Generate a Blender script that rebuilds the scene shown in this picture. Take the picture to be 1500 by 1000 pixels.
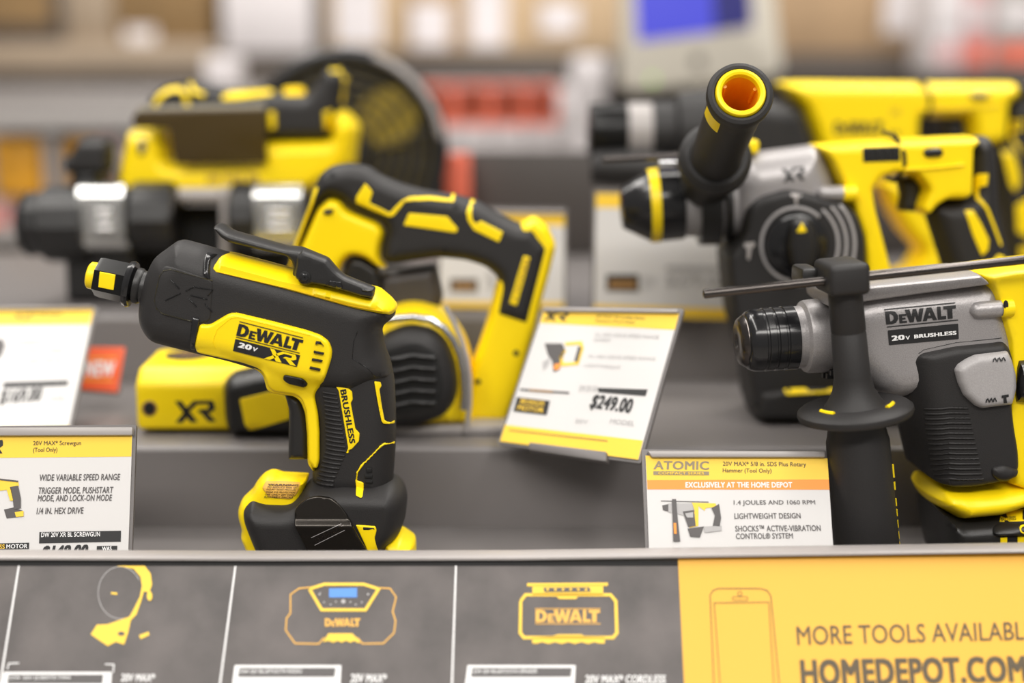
import bpy, bmesh, math
import numpy as np
from mathutils import Vector, Matrix
from mathutils.geometry import delaunay_2d_cdt, tessellate_polygon

for o in list(bpy.data.objects):
    bpy.data.objects.remove(o)
SC = bpy.context.scene
COL = SC.collection

# ------------------------------------------------------------------ camera
FOCAL = 50.0
FPX = FOCAL / 36.0 * 1500.0
PITCH = math.radians(10.9)
CAM = np.array([0.0, 0.0, 1.45])
cam_data = bpy.data.cameras.new('camera')
cam = bpy.data.objects.new('camera', cam_data)
COL.objects.link(cam)
cam.location = CAM
cam.rotation_euler = (math.pi / 2 - PITCH, 0, 0)
cam_data.lens = FOCAL
cam_data.sensor_width = 36.0
cam_data.clip_start = 0.05
cam_data.dof.use_dof = True
cam_data.dof.focus_distance = 1.065
cam_data.dof.aperture_fstop = 1.45
SC.camera = cam

# ------------------------------------------------------------------ view, world, lamps
SC.view_settings.view_transform = 'Standard'
SC.view_settings.look = 'None'
SC.view_settings.gamma = 1.0
SC.view_settings.exposure = 0.0
SC.view_settings.use_curve_mapping = False
world = bpy.data.worlds.new('store_light')
SC.world = world
world.use_nodes = True
wb = world.node_tree.nodes['Background']
wb.inputs[0].default_value = (1.0, 0.95, 0.9, 1)
wb.inputs[1].default_value = 0.30


def area(name, loc, rot, sx, sy, power, col=(1, 0.96, 0.91)):
    L = bpy.data.lights.new(name, 'AREA')
    L.shape = 'RECTANGLE'
    L.size, L.size_y = sx, sy
    L.energy = power
    L.color = col
    o = bpy.data.objects.new(name, L)
    COL.objects.link(o)
    o.location, o.rotation_euler = loc, rot
    return o


area('ceiling_lamp', (-1.5, 0.6, 4.3), (0, 0, 0), 0.5, 6.0, 125)
area('ceiling_lamp', (1.4, 0.6, 4.3), (0, 0, 0), 0.5, 6.0, 125)
area('ceiling_lamp', (0.2, -2.2, 3.9), (math.radians(38), 0, 0), 5.0, 0.6, 135)
area('ceiling_lamp', (0.0, 2.75, 4.3), (0, 0, 0), 6.0, 0.5, 105)


# ------------------------------------------------------------------ materials
def mat(name, col, rough=0.45, metal=0.0, noise=0.0, nscale=400.0, spec=0.5, speck=0.0, emit=None, coat=0.0, var=0.0, vscale=6.0):
    m = bpy.data.materials.new(name)
    m.use_nodes = True
    nt = m.node_tree
    b = nt.nodes['Principled BSDF']
    b.inputs['Base Color'].default_value = (*col, 1)
    b.inputs['Roughness'].default_value = rough
    b.inputs['Metallic'].default_value = metal
    b.inputs['Specular IOR Level'].default_value = spec
    if coat:
        b.inputs['Coat Weight'].default_value = coat
        b.inputs['Coat Roughness'].default_value = 0.15
    tc = nt.nodes.new('ShaderNodeTexCoord')
    if noise:
        n = nt.nodes.new('ShaderNodeTexNoise')
        n.inputs['Scale'].default_value = nscale
        n.inputs['Detail'].default_value = 3
        nt.links.new(tc.outputs['Object'], n.inputs['Vector'])
        bp = nt.nodes.new('ShaderNodeBump')
        bp.inputs['Strength'].default_value = noise
        bp.inputs['Distance'].default_value = 0.0006
        nt.links.new(n.outputs['Fac'], bp.inputs['Height'])
        nt.links.new(bp.outputs['Normal'], b.inputs['Normal'])
    if speck or var:
        n2 = nt.nodes.new('ShaderNodeTexNoise')
        n2.inputs['Scale'].default_value = 1500.0 if speck else vscale
        n2.inputs['Detail'].default_value = 2 if speck else 5
        nt.links.new(tc.outputs['Object'], n2.inputs['Vector'])
        r = nt.nodes.new('ShaderNodeValToRGB')
        k = speck or var
        r.color_ramp.elements[0].position = 0.3
        r.color_ramp.elements[1].position = 0.7
        r.color_ramp.elements[0].color = (*[c * (1 - k) for c in col], 1)
        r.color_ramp.elements[1].color = (*[min(1, c * (1 + k)) for c in col], 1)
        nt.links.new(n2.outputs['Fac'], r.inputs['Fac'])
        nt.links.new(r.outputs['Color'], b.inputs['Base Color'])
    if emit:
        b.inputs['Emission Color'].default_value = (*col, 1)
        b.inputs['Emission Strength'].default_value = emit
    return m


YEL = (0.98, 0.715, 0.004)
M = {
    'yellow': mat('yellow_plastic', YEL, 0.38, noise=0.12, nscale=900, spec=0.38),
    'yellow_rubber': mat('yellow_rubber', (0.90, 0.58, 0.012), 0.5),
    'black': mat('black_plastic', (0.014, 0.0135, 0.0135), 0.4, noise=0.25, nscale=1100),
    'rubber': mat('black_rubber', (0.019, 0.0178, 0.0178), 0.55, noise=0.3, nscale=1300, spec=0.4),
    'gloss': mat('gloss_black', (0.012, 0.012, 0.013), 0.18),
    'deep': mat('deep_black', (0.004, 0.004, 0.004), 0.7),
    'grey': mat('grey_cast_housing', (0.345, 0.328, 0.328), 0.36, metal=0.35, noise=0.3, nscale=700, speck=0.16),
    'lightgrey': mat('light_grey_plastic', (0.36, 0.345, 0.345), 0.4, noise=0.2, nscale=700, speck=0.1),
    'steel': mat('bright_steel', (0.62, 0.61, 0.6), 0.22, metal=1.0),
    'darksteel': mat('dark_steel', (0.10, 0.09, 0.085), 0.26, metal=1.0),
    'blacksteel': mat('blackened_steel', (0.05, 0.045, 0.04), 0.3, metal=0.9, noise=0.15, nscale=500),
    'zinc': mat('zinc_plate', (0.66, 0.66, 0.67), 0.24, metal=1.0),
    'shelf': mat('grey_painted_metal', (0.155, 0.143, 0.14), 0.42, noise=0.15, nscale=300, var=0.07, vscale=9),
    'shelf_dark': mat('dark_grey_painted_metal', (0.055, 0.047, 0.043), 0.5, var=0.06),
    'lip': mat('grey_lip_metal', (0.36, 0.335, 0.325), 0.4, noise=0.1, nscale=300),
    'paper': mat('white_card', (0.65, 0.638, 0.63), 0.5),
    'p_yellow': mat('printed_yellow', (0.92, 0.60, 0.045), 0.5),
    'p_orange': mat('printed_orange', (0.88, 0.30, 0.04), 0.5),
    'p_red': mat('printed_red', (0.85, 0.115, 0.03), 0.45),
    'p_black': mat('printed_black', (0.012, 0.012, 0.013), 0.5),
    'p_grey': mat('printed_grey', (0.085, 0.078, 0.078), 0.5),
    'p_lgrey': mat('printed_light_grey', (0.42, 0.41, 0.41), 0.5),
    'p_char': mat('printed_charcoal', (0.088, 0.076, 0.073), 0.5, var=0.38, vscale=22),
    'p_blue': mat('printed_blue', (0.09, 0.28, 0.75), 0.5),
    'p_white': mat('printed_white', (0.85, 0.85, 0.85), 0.5),
    'p_brown': mat('printed_brown', (0.30, 0.16, 0.05), 0.5),
    'orange_in': mat('orange_plastic', (0.92, 0.40, 0.01), 0.4),
    'smoke': mat('smoked_plastic', (0.055, 0.035, 0.008), 0.25),
    'clear_edge': mat('clear_plastic_edge', (0.25, 0.22, 0.16), 0.3),
    'card': mat('brown_cardboard', (0.42, 0.285, 0.165), 0.8, var=0.12),
    'card_dark': mat('dark_cardboard', (0.235, 0.145, 0.06), 0.8, var=0.15),
    'tan': mat('tan_cardboard', (0.52, 0.38, 0.235), 0.8, var=0.1),
    'white_box': mat('white_carton', (0.74, 0.70, 0.71), 0.7, var=0.04),
    'rack': mat('grey_rack_steel', (0.285, 0.262, 0.25), 0.45, var=0.06),
    'rack_dark': mat('dark_rack_steel', (0.075, 0.06, 0.05), 0.5, var=0.1),
    'rack_light': mat('pale_rack_steel', (0.40, 0.375, 0.36), 0.45),
    'rack_tan': mat('beige_rack_steel', (0.36, 0.28, 0.20), 0.5, var=0.1),
    'pack_orange': mat('orange_packaging', (0.72, 0.34, 0.02), 0.5, var=0.3, vscale=18),
    'pack_pink': mat('pink_packaging', (0.62, 0.36, 0.36), 0.5, var=0.2),
    'pack_red': mat('red_packaging', (0.85, 0.15, 0.08), 0.5, var=0.35, vscale=9),
    'pack_green': mat('green_packaging', (0.30, 0.42, 0.05), 0.5),
    'monitor': mat('monitor_bezel_grey', (0.60, 0.56, 0.48), 0.45),
    'screen': mat('blue_screen', (0.05, 0.055, 0.52), 0.3, emit=0.36),
    'screen_dark': mat('dark_blue_screen', (0.012, 0.012, 0.11), 0.3, emit=0.6),
    'led': mat('green_lamp', (0.35, 0.65, 0.12), 0.4, emit=0.6),
    'floor': mat('polished_concrete', (0.30, 0.28, 0.26), 0.4, var=0.1),
    'wall': mat('store_wall', (0.10, 0.085, 0.075), 0.8, var=0.1),
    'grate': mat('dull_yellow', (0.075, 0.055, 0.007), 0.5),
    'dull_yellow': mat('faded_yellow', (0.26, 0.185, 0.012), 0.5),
    'p_olive': mat('printed_olive_grey', (0.26, 0.21, 0.13), 0.5),
    'p_dark': mat('printed_dark_brown', (0.075, 0.05, 0.018), 0.5),
    'p_strip': mat('printed_strip_yellow', (0.80, 0.42, 0.028), 0.5),
    'sleeve': mat('black_oxide', (0.008, 0.008, 0.008), 0.28, spec=0.25),
    'seam': mat('dark_seam', (0.05, 0.042, 0.012), 0.4),
    'p_amber': mat('printed_amber', (0.80, 0.44, 0.07), 0.5),
    'chrome': mat('chromed_plate', (0.60, 0.60, 0.585), 0.24, metal=0.9),
}


# ------------------------------------------------------------------ picture ray helpers (build-time only)
FWD = np.array([0, math.cos(PITCH), -math.sin(PITCH)])
UPV = np.array([0, math.sin(PITCH), math.cos(PITCH)])
RGT = np.array([1.0, 0, 0])


def ray(px, py):
    return RGT * ((px - 750) / FPX) + UPV * ((500 - py) / FPX) + FWD


def atY(px, py, Y):
    d = ray(px, py)
    return CAM + d * (Y / d[1])


def atZ(px, py, Z):
    d = ray(px, py)
    return CAM + d * ((Z - CAM[2]) / d[2])


class Frame:
    """A thing's own axes: u to the right, v up, w towards the shopper."""

    def __init__(s, O, yaw=0.0, lean=0.0):
        a, b = math.radians(yaw), math.radians(lean)
        s.O = np.array(O, float)
        s.U = np.array([math.cos(a), math.sin(a), 0])
        n0 = np.array([math.sin(a), -math.cos(a), 0])
        s.V = np.array([0, 0, 1.0]) * math.cos(b) - n0 * math.sin(b)
        s.N = np.cross(s.U, s.V)
        s.scale = s.O[1] / FPX

    def l(s, px, py, w=0.0):
        d = ray(px, py)
        P = s.O + s.N * w
        t = ((P - CAM) @ s.N) / (d @ s.N)
        q = CAM + d * t - s.O
        return np.array([q @ s.U, q @ s.V])

    def on_many(s, P, h):
        """pixels P (n x 2) -> (u,v) on the surface w = h(u,v), and w"""
        P = np.asarray(P, float)
        D = RGT * ((P[:, :1] - 750) / FPX) + UPV * ((500 - P[:, 1:2]) / FPX) + FWD
        dn = D @ s.N
        w = np.full(len(P), 0.02 if callable(h) else float(h))
        for k in range(7 if callable(h) else 1):
            t = ((s.O - CAM) @ s.N + w) / dn
            q = CAM + D * t[:, None] - s.O
            uv = np.stack([q @ s.U, q @ s.V], 1)
            if callable(h):
                w = 0.5 * w + 0.5 * h(uv)
        return uv, (h(uv) if callable(h) else w)

    def on(s, px, py, h):
        return s.on_many([(px, py)], h)[0][0]

    def mat4(s):
        m = Matrix.Identity(4)
        for i in range(3):
            m[i][0], m[i][1], m[i][2], m[i][3] = s.U[i], -s.N[i], s.V[i], s.O[i]
        return m


def thing(name, label, cat, fr, group=None):
    o = bpy.data.objects.new(name, None)
    COL.objects.link(o)
    o.empty_display_size = 0.03
    o.matrix_world = fr.mat4() if isinstance(fr, Frame) else Matrix.Translation(fr)
    o['label'], o['category'] = label, cat
    if group:
        o['group'] = group
    return o


def mesh_obj(name, V, F, m, parent, smooth=True, sharp=38, mats=None, fm=None):
    me = bpy.data.meshes.new(name)
    me.from_pydata([tuple(map(float, v)) for v in V], [], [tuple(f) for f in F])
    for k in (mats or [m]):
        me.materials.append(M[k])
    if fm:
        for p, i in zip(me.polygons, fm):
            p.material_index = i
    if smooth:
        for p in me.polygons:
            p.use_smooth = True
        try:
            me.set_sharp_from_angle(angle=math.radians(sharp))
        except Exception:
            pass
    o = bpy.data.objects.new(name, me)
    COL.objects.link(o)
    if parent:
        o.parent = parent
    return o


def sub(o, parent_part):
    """make o a sub-part of parent_part (both already under the same thing)"""
    o.parent = parent_part
    return o


# ------------------------------------------------------------------ 2-D outlines
def rnd(P, r):
    """round corners of a closed polygon (numpy n x 2) by radius r"""
    P = np.asarray(P, float)
    n = len(P)
    out = []
    for i in range(n):
        a, b, c = P[i - 1], P[i], P[(i + 1) % n]
        la, lc = np.linalg.norm(a - b), np.linalg.norm(c - b)
        if la < 1e-9 or lc < 1e-9:
            continue
        k = min(r, la * 0.48, lc * 0.48)
        A, B = b + (a - b) / la * k, b + (c - b) / lc * k
        for t in (0, 0.25, 0.5, 0.75, 1.0):
            out.append((1 - t) ** 2 * A + 2 * t * (1 - t) * b + t * t * B)
    return np.array(out)


def clean(P, eps):
    out = []
    for p in P:
        if not out or np.linalg.norm(p - out[-1]) > eps:
            out.append(p)
    while len(out) > 3 and np.linalg.norm(out[0] - out[-1]) < eps:
        out.pop()
    P = np.array(out)
    x, y = P[:, 0], P[:, 1]
    if np.sum(x * np.roll(y, -1) - np.roll(x, -1) * y) < 0:
        P = P[::-1]
    return P


def resample(P, ds):
    out = []
    n = len(P)
    for i in range(n):
        a, b = P[i], P[(i + 1) % n]
        k = max(1, int(np.linalg.norm(b - a) / ds))
        for j in range(k):
            out.append(a + (b - a) * (j / k))
    return np.array(out)


def dist(Q, P):
    A, B = P, np.roll(P, -1, 0)
    best = np.full(len(Q), 1e9)
    for i in range(0, len(Q), 4000):
        q = Q[i:i + 4000, None, :]
        AB = (B - A)[None]
        t = np.clip(((q - A[None]) * AB).sum(2) / np.maximum((AB * AB).sum(2), 1e-18), 0, 1)
        d = np.linalg.norm(q - (A[None] + t[..., None] * AB), axis=2)
        best[i:i + 4000] = d.min(1)
    return best


def inside(Q, P):
    x, y = Q[:, 0], Q[:, 1]
    c = np.zeros(len(Q), bool)
    n = len(P)
    for i in range(n):
        (x1, y1), (x2, y2) = P[i - 1], P[i]
        if y1 == y2:
            continue
        hit = ((y1 > y) != (y2 > y)) & (x < (x2 - x1) * (y - y1) / (y2 - y1) + x1)
        c ^= hit
    return c


def trimesh(P, R, g):
    """triangulated interior of P with rings near the rim; returns verts, tris, number of rim verts"""
    n = len(P)
    T = np.roll(P, -1, 0) - np.roll(P, 1, 0)
    N = np.stack([-T[:, 1], T[:, 0]], 1)
    N /= np.maximum(np.linalg.norm(N, axis=1)[:, None], 1e-12)
    pts = []
    for f in (0.015, 0.06, 0.15, 0.3, 0.5, 0.75, 1.0):
        t = R * f
        Q = P + N * t
        ok = (dist(Q, P) > t * 0.95) & inside(Q, P)
        pts.append(Q[ok])
    lo, hi = P.min(0), P.max(0)
    gx, gy = np.meshgrid(np.arange(lo[0], hi[0], g), np.arange(lo[1], hi[1], g * 0.87))
    gx[1::2] += g / 2
    G = np.stack([gx.ravel(), gy.ravel()], 1)
    if len(G):
        G = G[inside(G, P)]
    if len(G):
        G = G[dist(G, P) > R * 1.0 + g * 0.45]
    pts.append(G)
    A = np.concatenate([P] + [p for p in pts if len(p)])
    sc = 1000.0
    vs = [Vector((float(a[0] * sc), float(a[1] * sc))) for a in A]
    ov, oe, of, _, _, _ = delaunay_2d_cdt(vs, [], [list(range(n))], 1, 1e-6)
    V = np.array([(v.x / sc, v.y / sc) for v in ov])
    return V, [list(f) for f in of], P


def puff(parent, fr, name, px, T, R, m, w=0.0, r=6, p=2.0, hmod=None, g=None, local=False, vmin=None, tr=None):
    """a solid whose silhouette at mid depth w is the outline px; half thickness T, edges rounded over R"""
    s = fr.scale
    P = np.array(px if local else [fr.l(x, y, w if tr is None else tr) for x, y in px], float)
    if vmin is not None:
        P[:, 1] = np.maximum(P[:, 1], vmin)
    P = clean(rnd(P, r * s), s * 0.6)
    P = clean(resample(P, s * 4), s * 0.3)
    g = g or s * 7
    V, F, rim = trimesh(P, R, g)

    def H(Q, rim=rim):
        Q = np.asarray(Q, float)
        d = dist(Q, rim) * inside(Q, rim)
        k = np.clip(d / R, 0, 1)
        h = T * (1 - (1 - k) ** p) ** (1 / p)
        if hmod is not None:
            h = hmod(Q, h)
        return w + h
    d = dist(V, rim)
    on_rim = d < s * 0.05
    h = H(V) - w
    h[on_rim] = 0
    n = len(V)
    front = [(V[i, 0], -(w + h[i]), V[i, 1]) for i in range(n)]
    bidx, verts = {}, list(front)
    for i in range(n):
        if on_rim[i]:
            bidx[i] = i
        else:
            bidx[i] = len(verts)
            verts.append((V[i, 0], -(w - h[i]), V[i, 1]))
    faces = []
    for f in F:
        a = V[f]
        ccw = sum(a[i - 1][0] * a[i][1] - a[i][0] * a[i - 1][1] for i in range(len(f))) > 0
        ff = f if ccw else f[::-1]
        faces.append(ff)
        bf = [bidx[i] for i in ff[::-1]]
        if set(bf) != set(ff):
            faces.append(bf)
    mesh_obj_ = mesh_obj(name, verts, faces, m, parent, sharp=60)
    mesh_obj_['h'] = 0
    del mesh_obj_['h']
    return mesh_obj_, H


def _drape_one(fr, px, h, raise_, R, r, local, g):
    s = fr.scale
    P = np.array(px, float) if local else fr.on_many(px, h)[0]
    P = clean(rnd(P, r * s), s * 0.35)
    P = clean(resample(P, s * 6), s * 0.25)
    V, F, rim = trimesh(P, R, g or s * 9)
    d = dist(V, rim)
    k = np.clip(d / R, 0, 1)
    base = h(V) if callable(h) else np.full(len(V), float(h))
    top = base + raise_ * (1 - (1 - k) ** 2) ** 0.5
    rimv = d < s * 0.03
    top[rimv] = base[rimv] - 0.0008
    verts = [(V[i, 0], -top[i], V[i, 1]) for i in range(len(V))]
    faces = []
    for f in F:
        a = V[f]
        ccw = sum(a[i - 1][0] * a[i][1] - a[i][0] * a[i - 1][1] for i in range(len(f))) > 0
        faces.append(f if ccw else f[::-1])
    return verts, faces, (P, rim)


class Several:
    """several like parts handled together"""

    def __init__(s, obs):
        s.obs = obs

    def __setattr__(s, k, v):
        if k == 'parent':
            for o in s.obs:
                o.parent = v
        else:
            object.__setattr__(s, k, v)


SPLIT = {'yellow_trim', 'dial_icon', 'screw_hole', 'bolt_hole', 'strap', 'yellow_lock_tab', 'dial_scale'}


def drape(parent, fr, name, px, h, raise_, m, R=None, r=3, local=False, g=None):
    """a raised patch lying on the surface h; px is one outline or a list of outlines"""
    s = fr.scale
    R = R or max(raise_ * 0.8, s * 1.2)
    many = px if isinstance(px[0][0], (list, tuple, np.ndarray)) else [px]
    if len(many) > 1 and name in SPLIT:
        res = [drape(parent, fr, name, q, h, raise_, m, R, r, local, g) for q in many]
        return Several([a for a, _ in res]), res[-1][1]
    VV, FF, last = [], [], None
    for q in many:
        v, f, last = _drape_one(fr, q, h, raise_, R, r, local, g)
        n = len(VV)
        VV += v
        FF += [[i + n for i in t] for t in f]
    o = mesh_obj(name, VV, FF, m, parent, sharp=50)

    def H(Q, rim=last[1]):
        Q = np.asarray(Q, float)
        b = h(Q) if callable(h) else np.full(len(Q), float(h))
        k = np.clip(dist(Q, rim) * inside(Q, rim) / R, 0, 1)
        return b + raise_ * (1 - (1 - k) ** 2) ** 0.5
    return o, H


def stroke(P, wd):
    """outline of a polyline of width wd (same units)"""
    P = np.asarray(P, float)
    L, Rr = [], []
    n = len(P)
    for i in range(n):
        a = P[max(i - 1, 0)]
        c = P[min(i + 1, n - 1)]
        t = c - a
        if 0 < i < n - 1:
            t1, t2 = P[i] - a, c - P[i]
            t1, t2 = t1 / np.linalg.norm(t1), t2 / np.linalg.norm(t2)
            t = t1 + t2
            nn = np.array([-t[1], t[0]]) / max(np.linalg.norm(t), 1e-9)
            k = 1 / max(0.5, float(nn @ np.array([-t1[1], t1[0]])))
        else:
            nn, k = np.array([-t[1], t[0]]) / max(np.linalg.norm(t), 1e-9), 1
        L.append(P[i] + nn * wd / 2 * k)
        Rr.append(P[i] - nn * wd / 2 * k)
    return [tuple(q) for q in L + Rr[::-1]]


def circ(cx, cy, rx, ry=None, n=24, a0=0, a1=360):
    ry = ry or rx
    full = abs(a1 - a0) >= 360
    return [(cx + rx * math.cos(math.radians(a0 + (a1 - a0) * i / (n if full else n - 1))),
             cy + ry * math.sin(math.radians(a0 + (a1 - a0) * i / (n if full else n - 1)))) for i in range(n)]


# ------------------------------------------------------------------ solids
def lathe(parent, name, A, D, prof, m, n=48, sq=1.0, cap=True, sharp=38, phase=0.0):
    """revolve prof [(s, r)] about the axis from local point A along D (local x,y,z)"""
    A, D = Vector(A), Vector(D).normalized()
    X = D.cross(Vector((0, 0, 1)))
    if X.length < 0.2:
        X = D.cross(Vector((1, 0, 0)))
    X.normalize()
    Y = D.cross(X)
    V, F = [], []
    for s, r in prof:
        for i in range(n):
            a = 2 * math.pi * i / n + phase
            V.append(A + D * s + X * (r * math.cos(a)) + Y * (r * sq * math.sin(a)))
    for k in range(len(prof) - 1):
        for i in range(n):
            j = (i + 1) % n
            F.append((k * n + i, k * n + j, (k + 1) * n + j, (k + 1) * n + i))
    if cap:
        F.append(tuple(range(n))[::-1])
        F.append(tuple((len(prof) - 1) * n + i for i in range(n)))
    o = mesh_obj(name, V, F, m, parent, sharp=sharp)
    fix_normals(o)
    return o


def fix_normals(o):
    bm = bmesh.new()
    bm.from_mesh(o.data)
    bmesh.ops.recalc_face_normals(bm, faces=bm.faces)
    bm.to_mesh(o.data)
    bm.free()


def tube(parent, name, pts, r, m, n=12, closed=False):
    P = [Vector(p) for p in pts]
    V, F = [], []
    k = len(P)
    ref = None
    for i in range(k):
        a = P[i - 1] if (i > 0 or closed) else P[i]
        c = P[(i + 1) % k] if (i < k - 1 or closed) else P[i]
        t = (c - a).normalized()
        if ref is None:
            ref = t.cross(Vector((0, 0, 1)))
            if ref.length < 0.1:
                ref = t.cross(Vector((1, 0, 0)))
        ref = (ref - t * ref.dot(t)).normalized()
        b = t.cross(ref)
        for j in range(n):
            g = 2 * math.pi * j / n
            V.append(P[i] + ref * (r * math.cos(g)) + b * (r * math.sin(g)))
    for i in range(k if closed else k - 1):
        i2 = (i + 1) % k
        for j in range(n):
            j2 = (j + 1) % n
            F.append((i * n + j, i * n + j2, i2 * n + j2, i2 * n + j))
    if not closed:
        F.append(tuple(range(n))[::-1])
        F.append(tuple((k - 1) * n + j for j in range(n)))
    o = mesh_obj(name, V, F, m, parent)
    fix_normals(o)
    return o


def box(parent, name, c, size, m, bev=0.0, seg=2, rot=None, mats=None):
    bm = bmesh.new()
    bmesh.ops.create_cube(bm, size=1.0)
    bmesh.ops.scale(bm, vec=Vector(size), verts=bm.verts)
    if bev:
        bmesh.ops.bevel(bm, geom=bm.edges[:], offset=bev, segments=seg, profile=0.5, affect='EDGES')
    if rot:
        bmesh.ops.rotate(bm, verts=bm.verts, matrix=rot)
    bmesh.ops.translate(bm, verts=bm.verts, vec=Vector(c))
    V = [v.co.copy() for v in bm.verts]
    bm.verts.index_update()
    F = [[v.index for v in f.verts] for f in bm.faces]
    bm.free()
    return mesh_obj(name, V, F, m, parent, mats=mats)


def prism_x(parent, name, prof, x0, x1, m, bev=0.0, seg=2):
    """profile [(y,z)] swept along x, edges bevelled"""
    bm = bmesh.new()
    a = [bm.verts.new((x0, y, z)) for y, z in prof]
    b = [bm.verts.new((x1, y, z)) for y, z in prof]
    bm.faces.new(a)
    bm.faces.new(b[::-1])
    n = len(prof)
    for i in range(n):
        j = (i + 1) % n
        bm.faces.new((a[j], a[i], b[i], b[j]))
    bmesh.ops.recalc_face_normals(bm, faces=bm.faces)
    if bev:
        bmesh.ops.bevel(bm, geom=bm.edges[:], offset=bev, segments=seg, profile=0.5, affect='EDGES')
    bm.verts.index_update()
    V = [v.co.copy() for v in bm.verts]
    F = [[v.index for v in f.verts] for f in bm.faces]
    bm.free()
    return mesh_obj(name, V, F, m, parent)


# ------------------------------------------------------------------ printing and lettering
def fill(polys):
    """flat fill of outer + holes -> verts2d, tris"""
    vl = [[Vector((x, y, 0)) for x, y in q] for q in polys]
    tris = tessellate_polygon(vl)
    flat = [(v.x, v.y) for q in vl for v in q]
    return flat, [list(t) for t in tris]


_txt = {}


def text_geo(s, bold=0.0, shear=0.0, align='LEFT', spacing=1.0):
    key = (s, bold, shear)
    if key in _txt:
        return _txt[key]
    cu = bpy.data.curves.new('t', 'FONT')
    cu.body = s
    cu.size = 1
    cu.shear = shear
    cu.space_character = 1.0 + bold * 1.6
    cu.resolution_u = 3
    cu.fill_mode = 'FRONT'
    o = bpy.data.objects.new('t', cu)
    COL.objects.link(o)
    dg = bpy.context.evaluated_depsgraph_get()
    me = bpy.data.meshes.new_from_object(o.evaluated_get(dg))
    V = np.array([(v.co.x, v.co.y) for v in me.vertices])
    F = [list(p.vertices) for p in me.polygons]
    bpy.data.objects.remove(o)
    bpy.data.curves.remove(cu)
    bpy.data.meshes.remove(me)
    sh = [(0, 0)]
    if bold > 0.001:                      # heavier strokes: the same letters laid over themselves
        sh = [(-bold, -bold * .6), (bold, -bold * .6), (0, bold * .6)] if bold < .025 else [(-bold, -bold * .6), (bold, -bold * .6), (bold, bold * .6), (-bold, bold * .6), (0, 0)]
    A = np.concatenate([V + np.array(q) for q in sh])
    lo, hi = A.min(0), A.max(0)
    _txt[key] = [((V + np.array(q) - lo) / (hi - lo), F) for q in sh]
    return _txt[key]


LET = {
    'D': [[(0, 0), (.5, 0), (.8, .08), (1, .35), (1, .65), (.8, .92), (.5, 1), (0, 1)], [(.33, .22), (.33, .78), (.48, .78), (.66, .62), (.66, .38), (.48, .22)]],
    'E': [[(0, 0), (1, 0), (1, .22), (.4, .22), (.4, .4), (.85, .4), (.85, .6), (.4, .6), (.4, .78), (1, .78), (1, 1), (0, 1)]],
    'W': [[(0, 1), (.24, 1), (.33, .42), (.43, 1), (.6, 1), (.69, .42), (.78, 1), (1, 1), (.82, 0), (.6, 0), (.51, .5), (.42, 0), (.2, 0)]],
    'A': [[(0, 0), (.28, 0), (.34, .18), (.66, .18), (.72, 0), (1, 0), (.66, 1), (.34, 1)], [(.41, .38), (.5, .7), (.59, .38)]],
    'L': [[(0, 0), (1, 0), (1, .24), (.42, .24), (.42, 1), (0, 1)]],
    'T': [[(.3, 0), (.7, 0), (.7, .75), (1, .75), (1, 1), (0, 1), (0, .75), (.3, .75)]],
}


def logo_geo():
    V, F = [], []
    for ch, x0, x1, hh in (('D', 0, .175, 1), ('E', .19, .295, .68), ('W', .28, .545, 1), ('A', .52, .725, 1), ('L', .735, .855, 1), ('T', .825, 1, 1)):
        v, f = fill(LET[ch])
        n = len(V)
        V += [(x0 + x * (x1 - x0), y * hh) for x, y in v]
        F += [[i + n for i in t] for t in f]
    return np.array(V), F


def xr_geo():
    V, F = [], []
    for q in ([(0, 1), (.17, 1), (.55, 0), (.37, 0)], [(0, 0), (.18, 0), (.335, .36), (.225, .5)], [(.35, .5), (.45, .66), (.56, .84), (.84, .84), (.84, .82), (1, .82), (.96, 1), (.47, 1), (.27, .62)],
              [(.84, .84), (.84, .66), (.8, .6), (.62, .6), (.55, .44), (.88, .44), (1, .58), (1, .82)], [(.62, .46), (.8, .46), (1, 0), (.81, 0)]):
        v, f = fill([q])
        n = len(V)
        V += v
        F += [[i + n for i in t] for t in f]
    return np.array(V), F


def quad_map(V, tl, tr, br, bl):
    tl, tr, br, bl = map(np.array, (tl, tr, br, bl))
    x, y = V[:, :1], V[:, 1:2]
    return bl * (1 - x) * (1 - y) + br * x * (1 - y) + tl * (1 - x) * y + tr * x * y


def flat_on(fr, pxV, h, eps):
    uv, w = fr.on_many(pxV, h)
    return [(a[0], -(b + eps), a[1]) for a, b in zip(uv, w)]


def subdiv(V, F, L=7.0):
    """split long edges of a flat figure so that it can follow a curved surface"""
    V = [np.asarray(v, float) for v in V]
    todo = []
    for f in F:
        for i in range(1, len(f) - 1):
            todo.append((f[0], f[i], f[i + 1]))
    out, mid = [], {}
    while todo:
        t = todo.pop()
        e = [(np.linalg.norm(V[t[i]] - V[t[(i + 1) % 3]]), i) for i in range(3)]
        l, i = max(e)
        if l <= L or len(out) + len(todo) > 6000:
            out.append(list(t))
            continue
        a, b, c = t[i], t[(i + 1) % 3], t[(i + 2) % 3]
        k = (min(a, b), max(a, b))
        if k not in mid:
            mid[k] = len(V)
            V.append((V[a] + V[b]) / 2)
        m = mid[k]
        todo += [(a, m, c), (m, b, c)]
    return np.array(V), out


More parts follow.
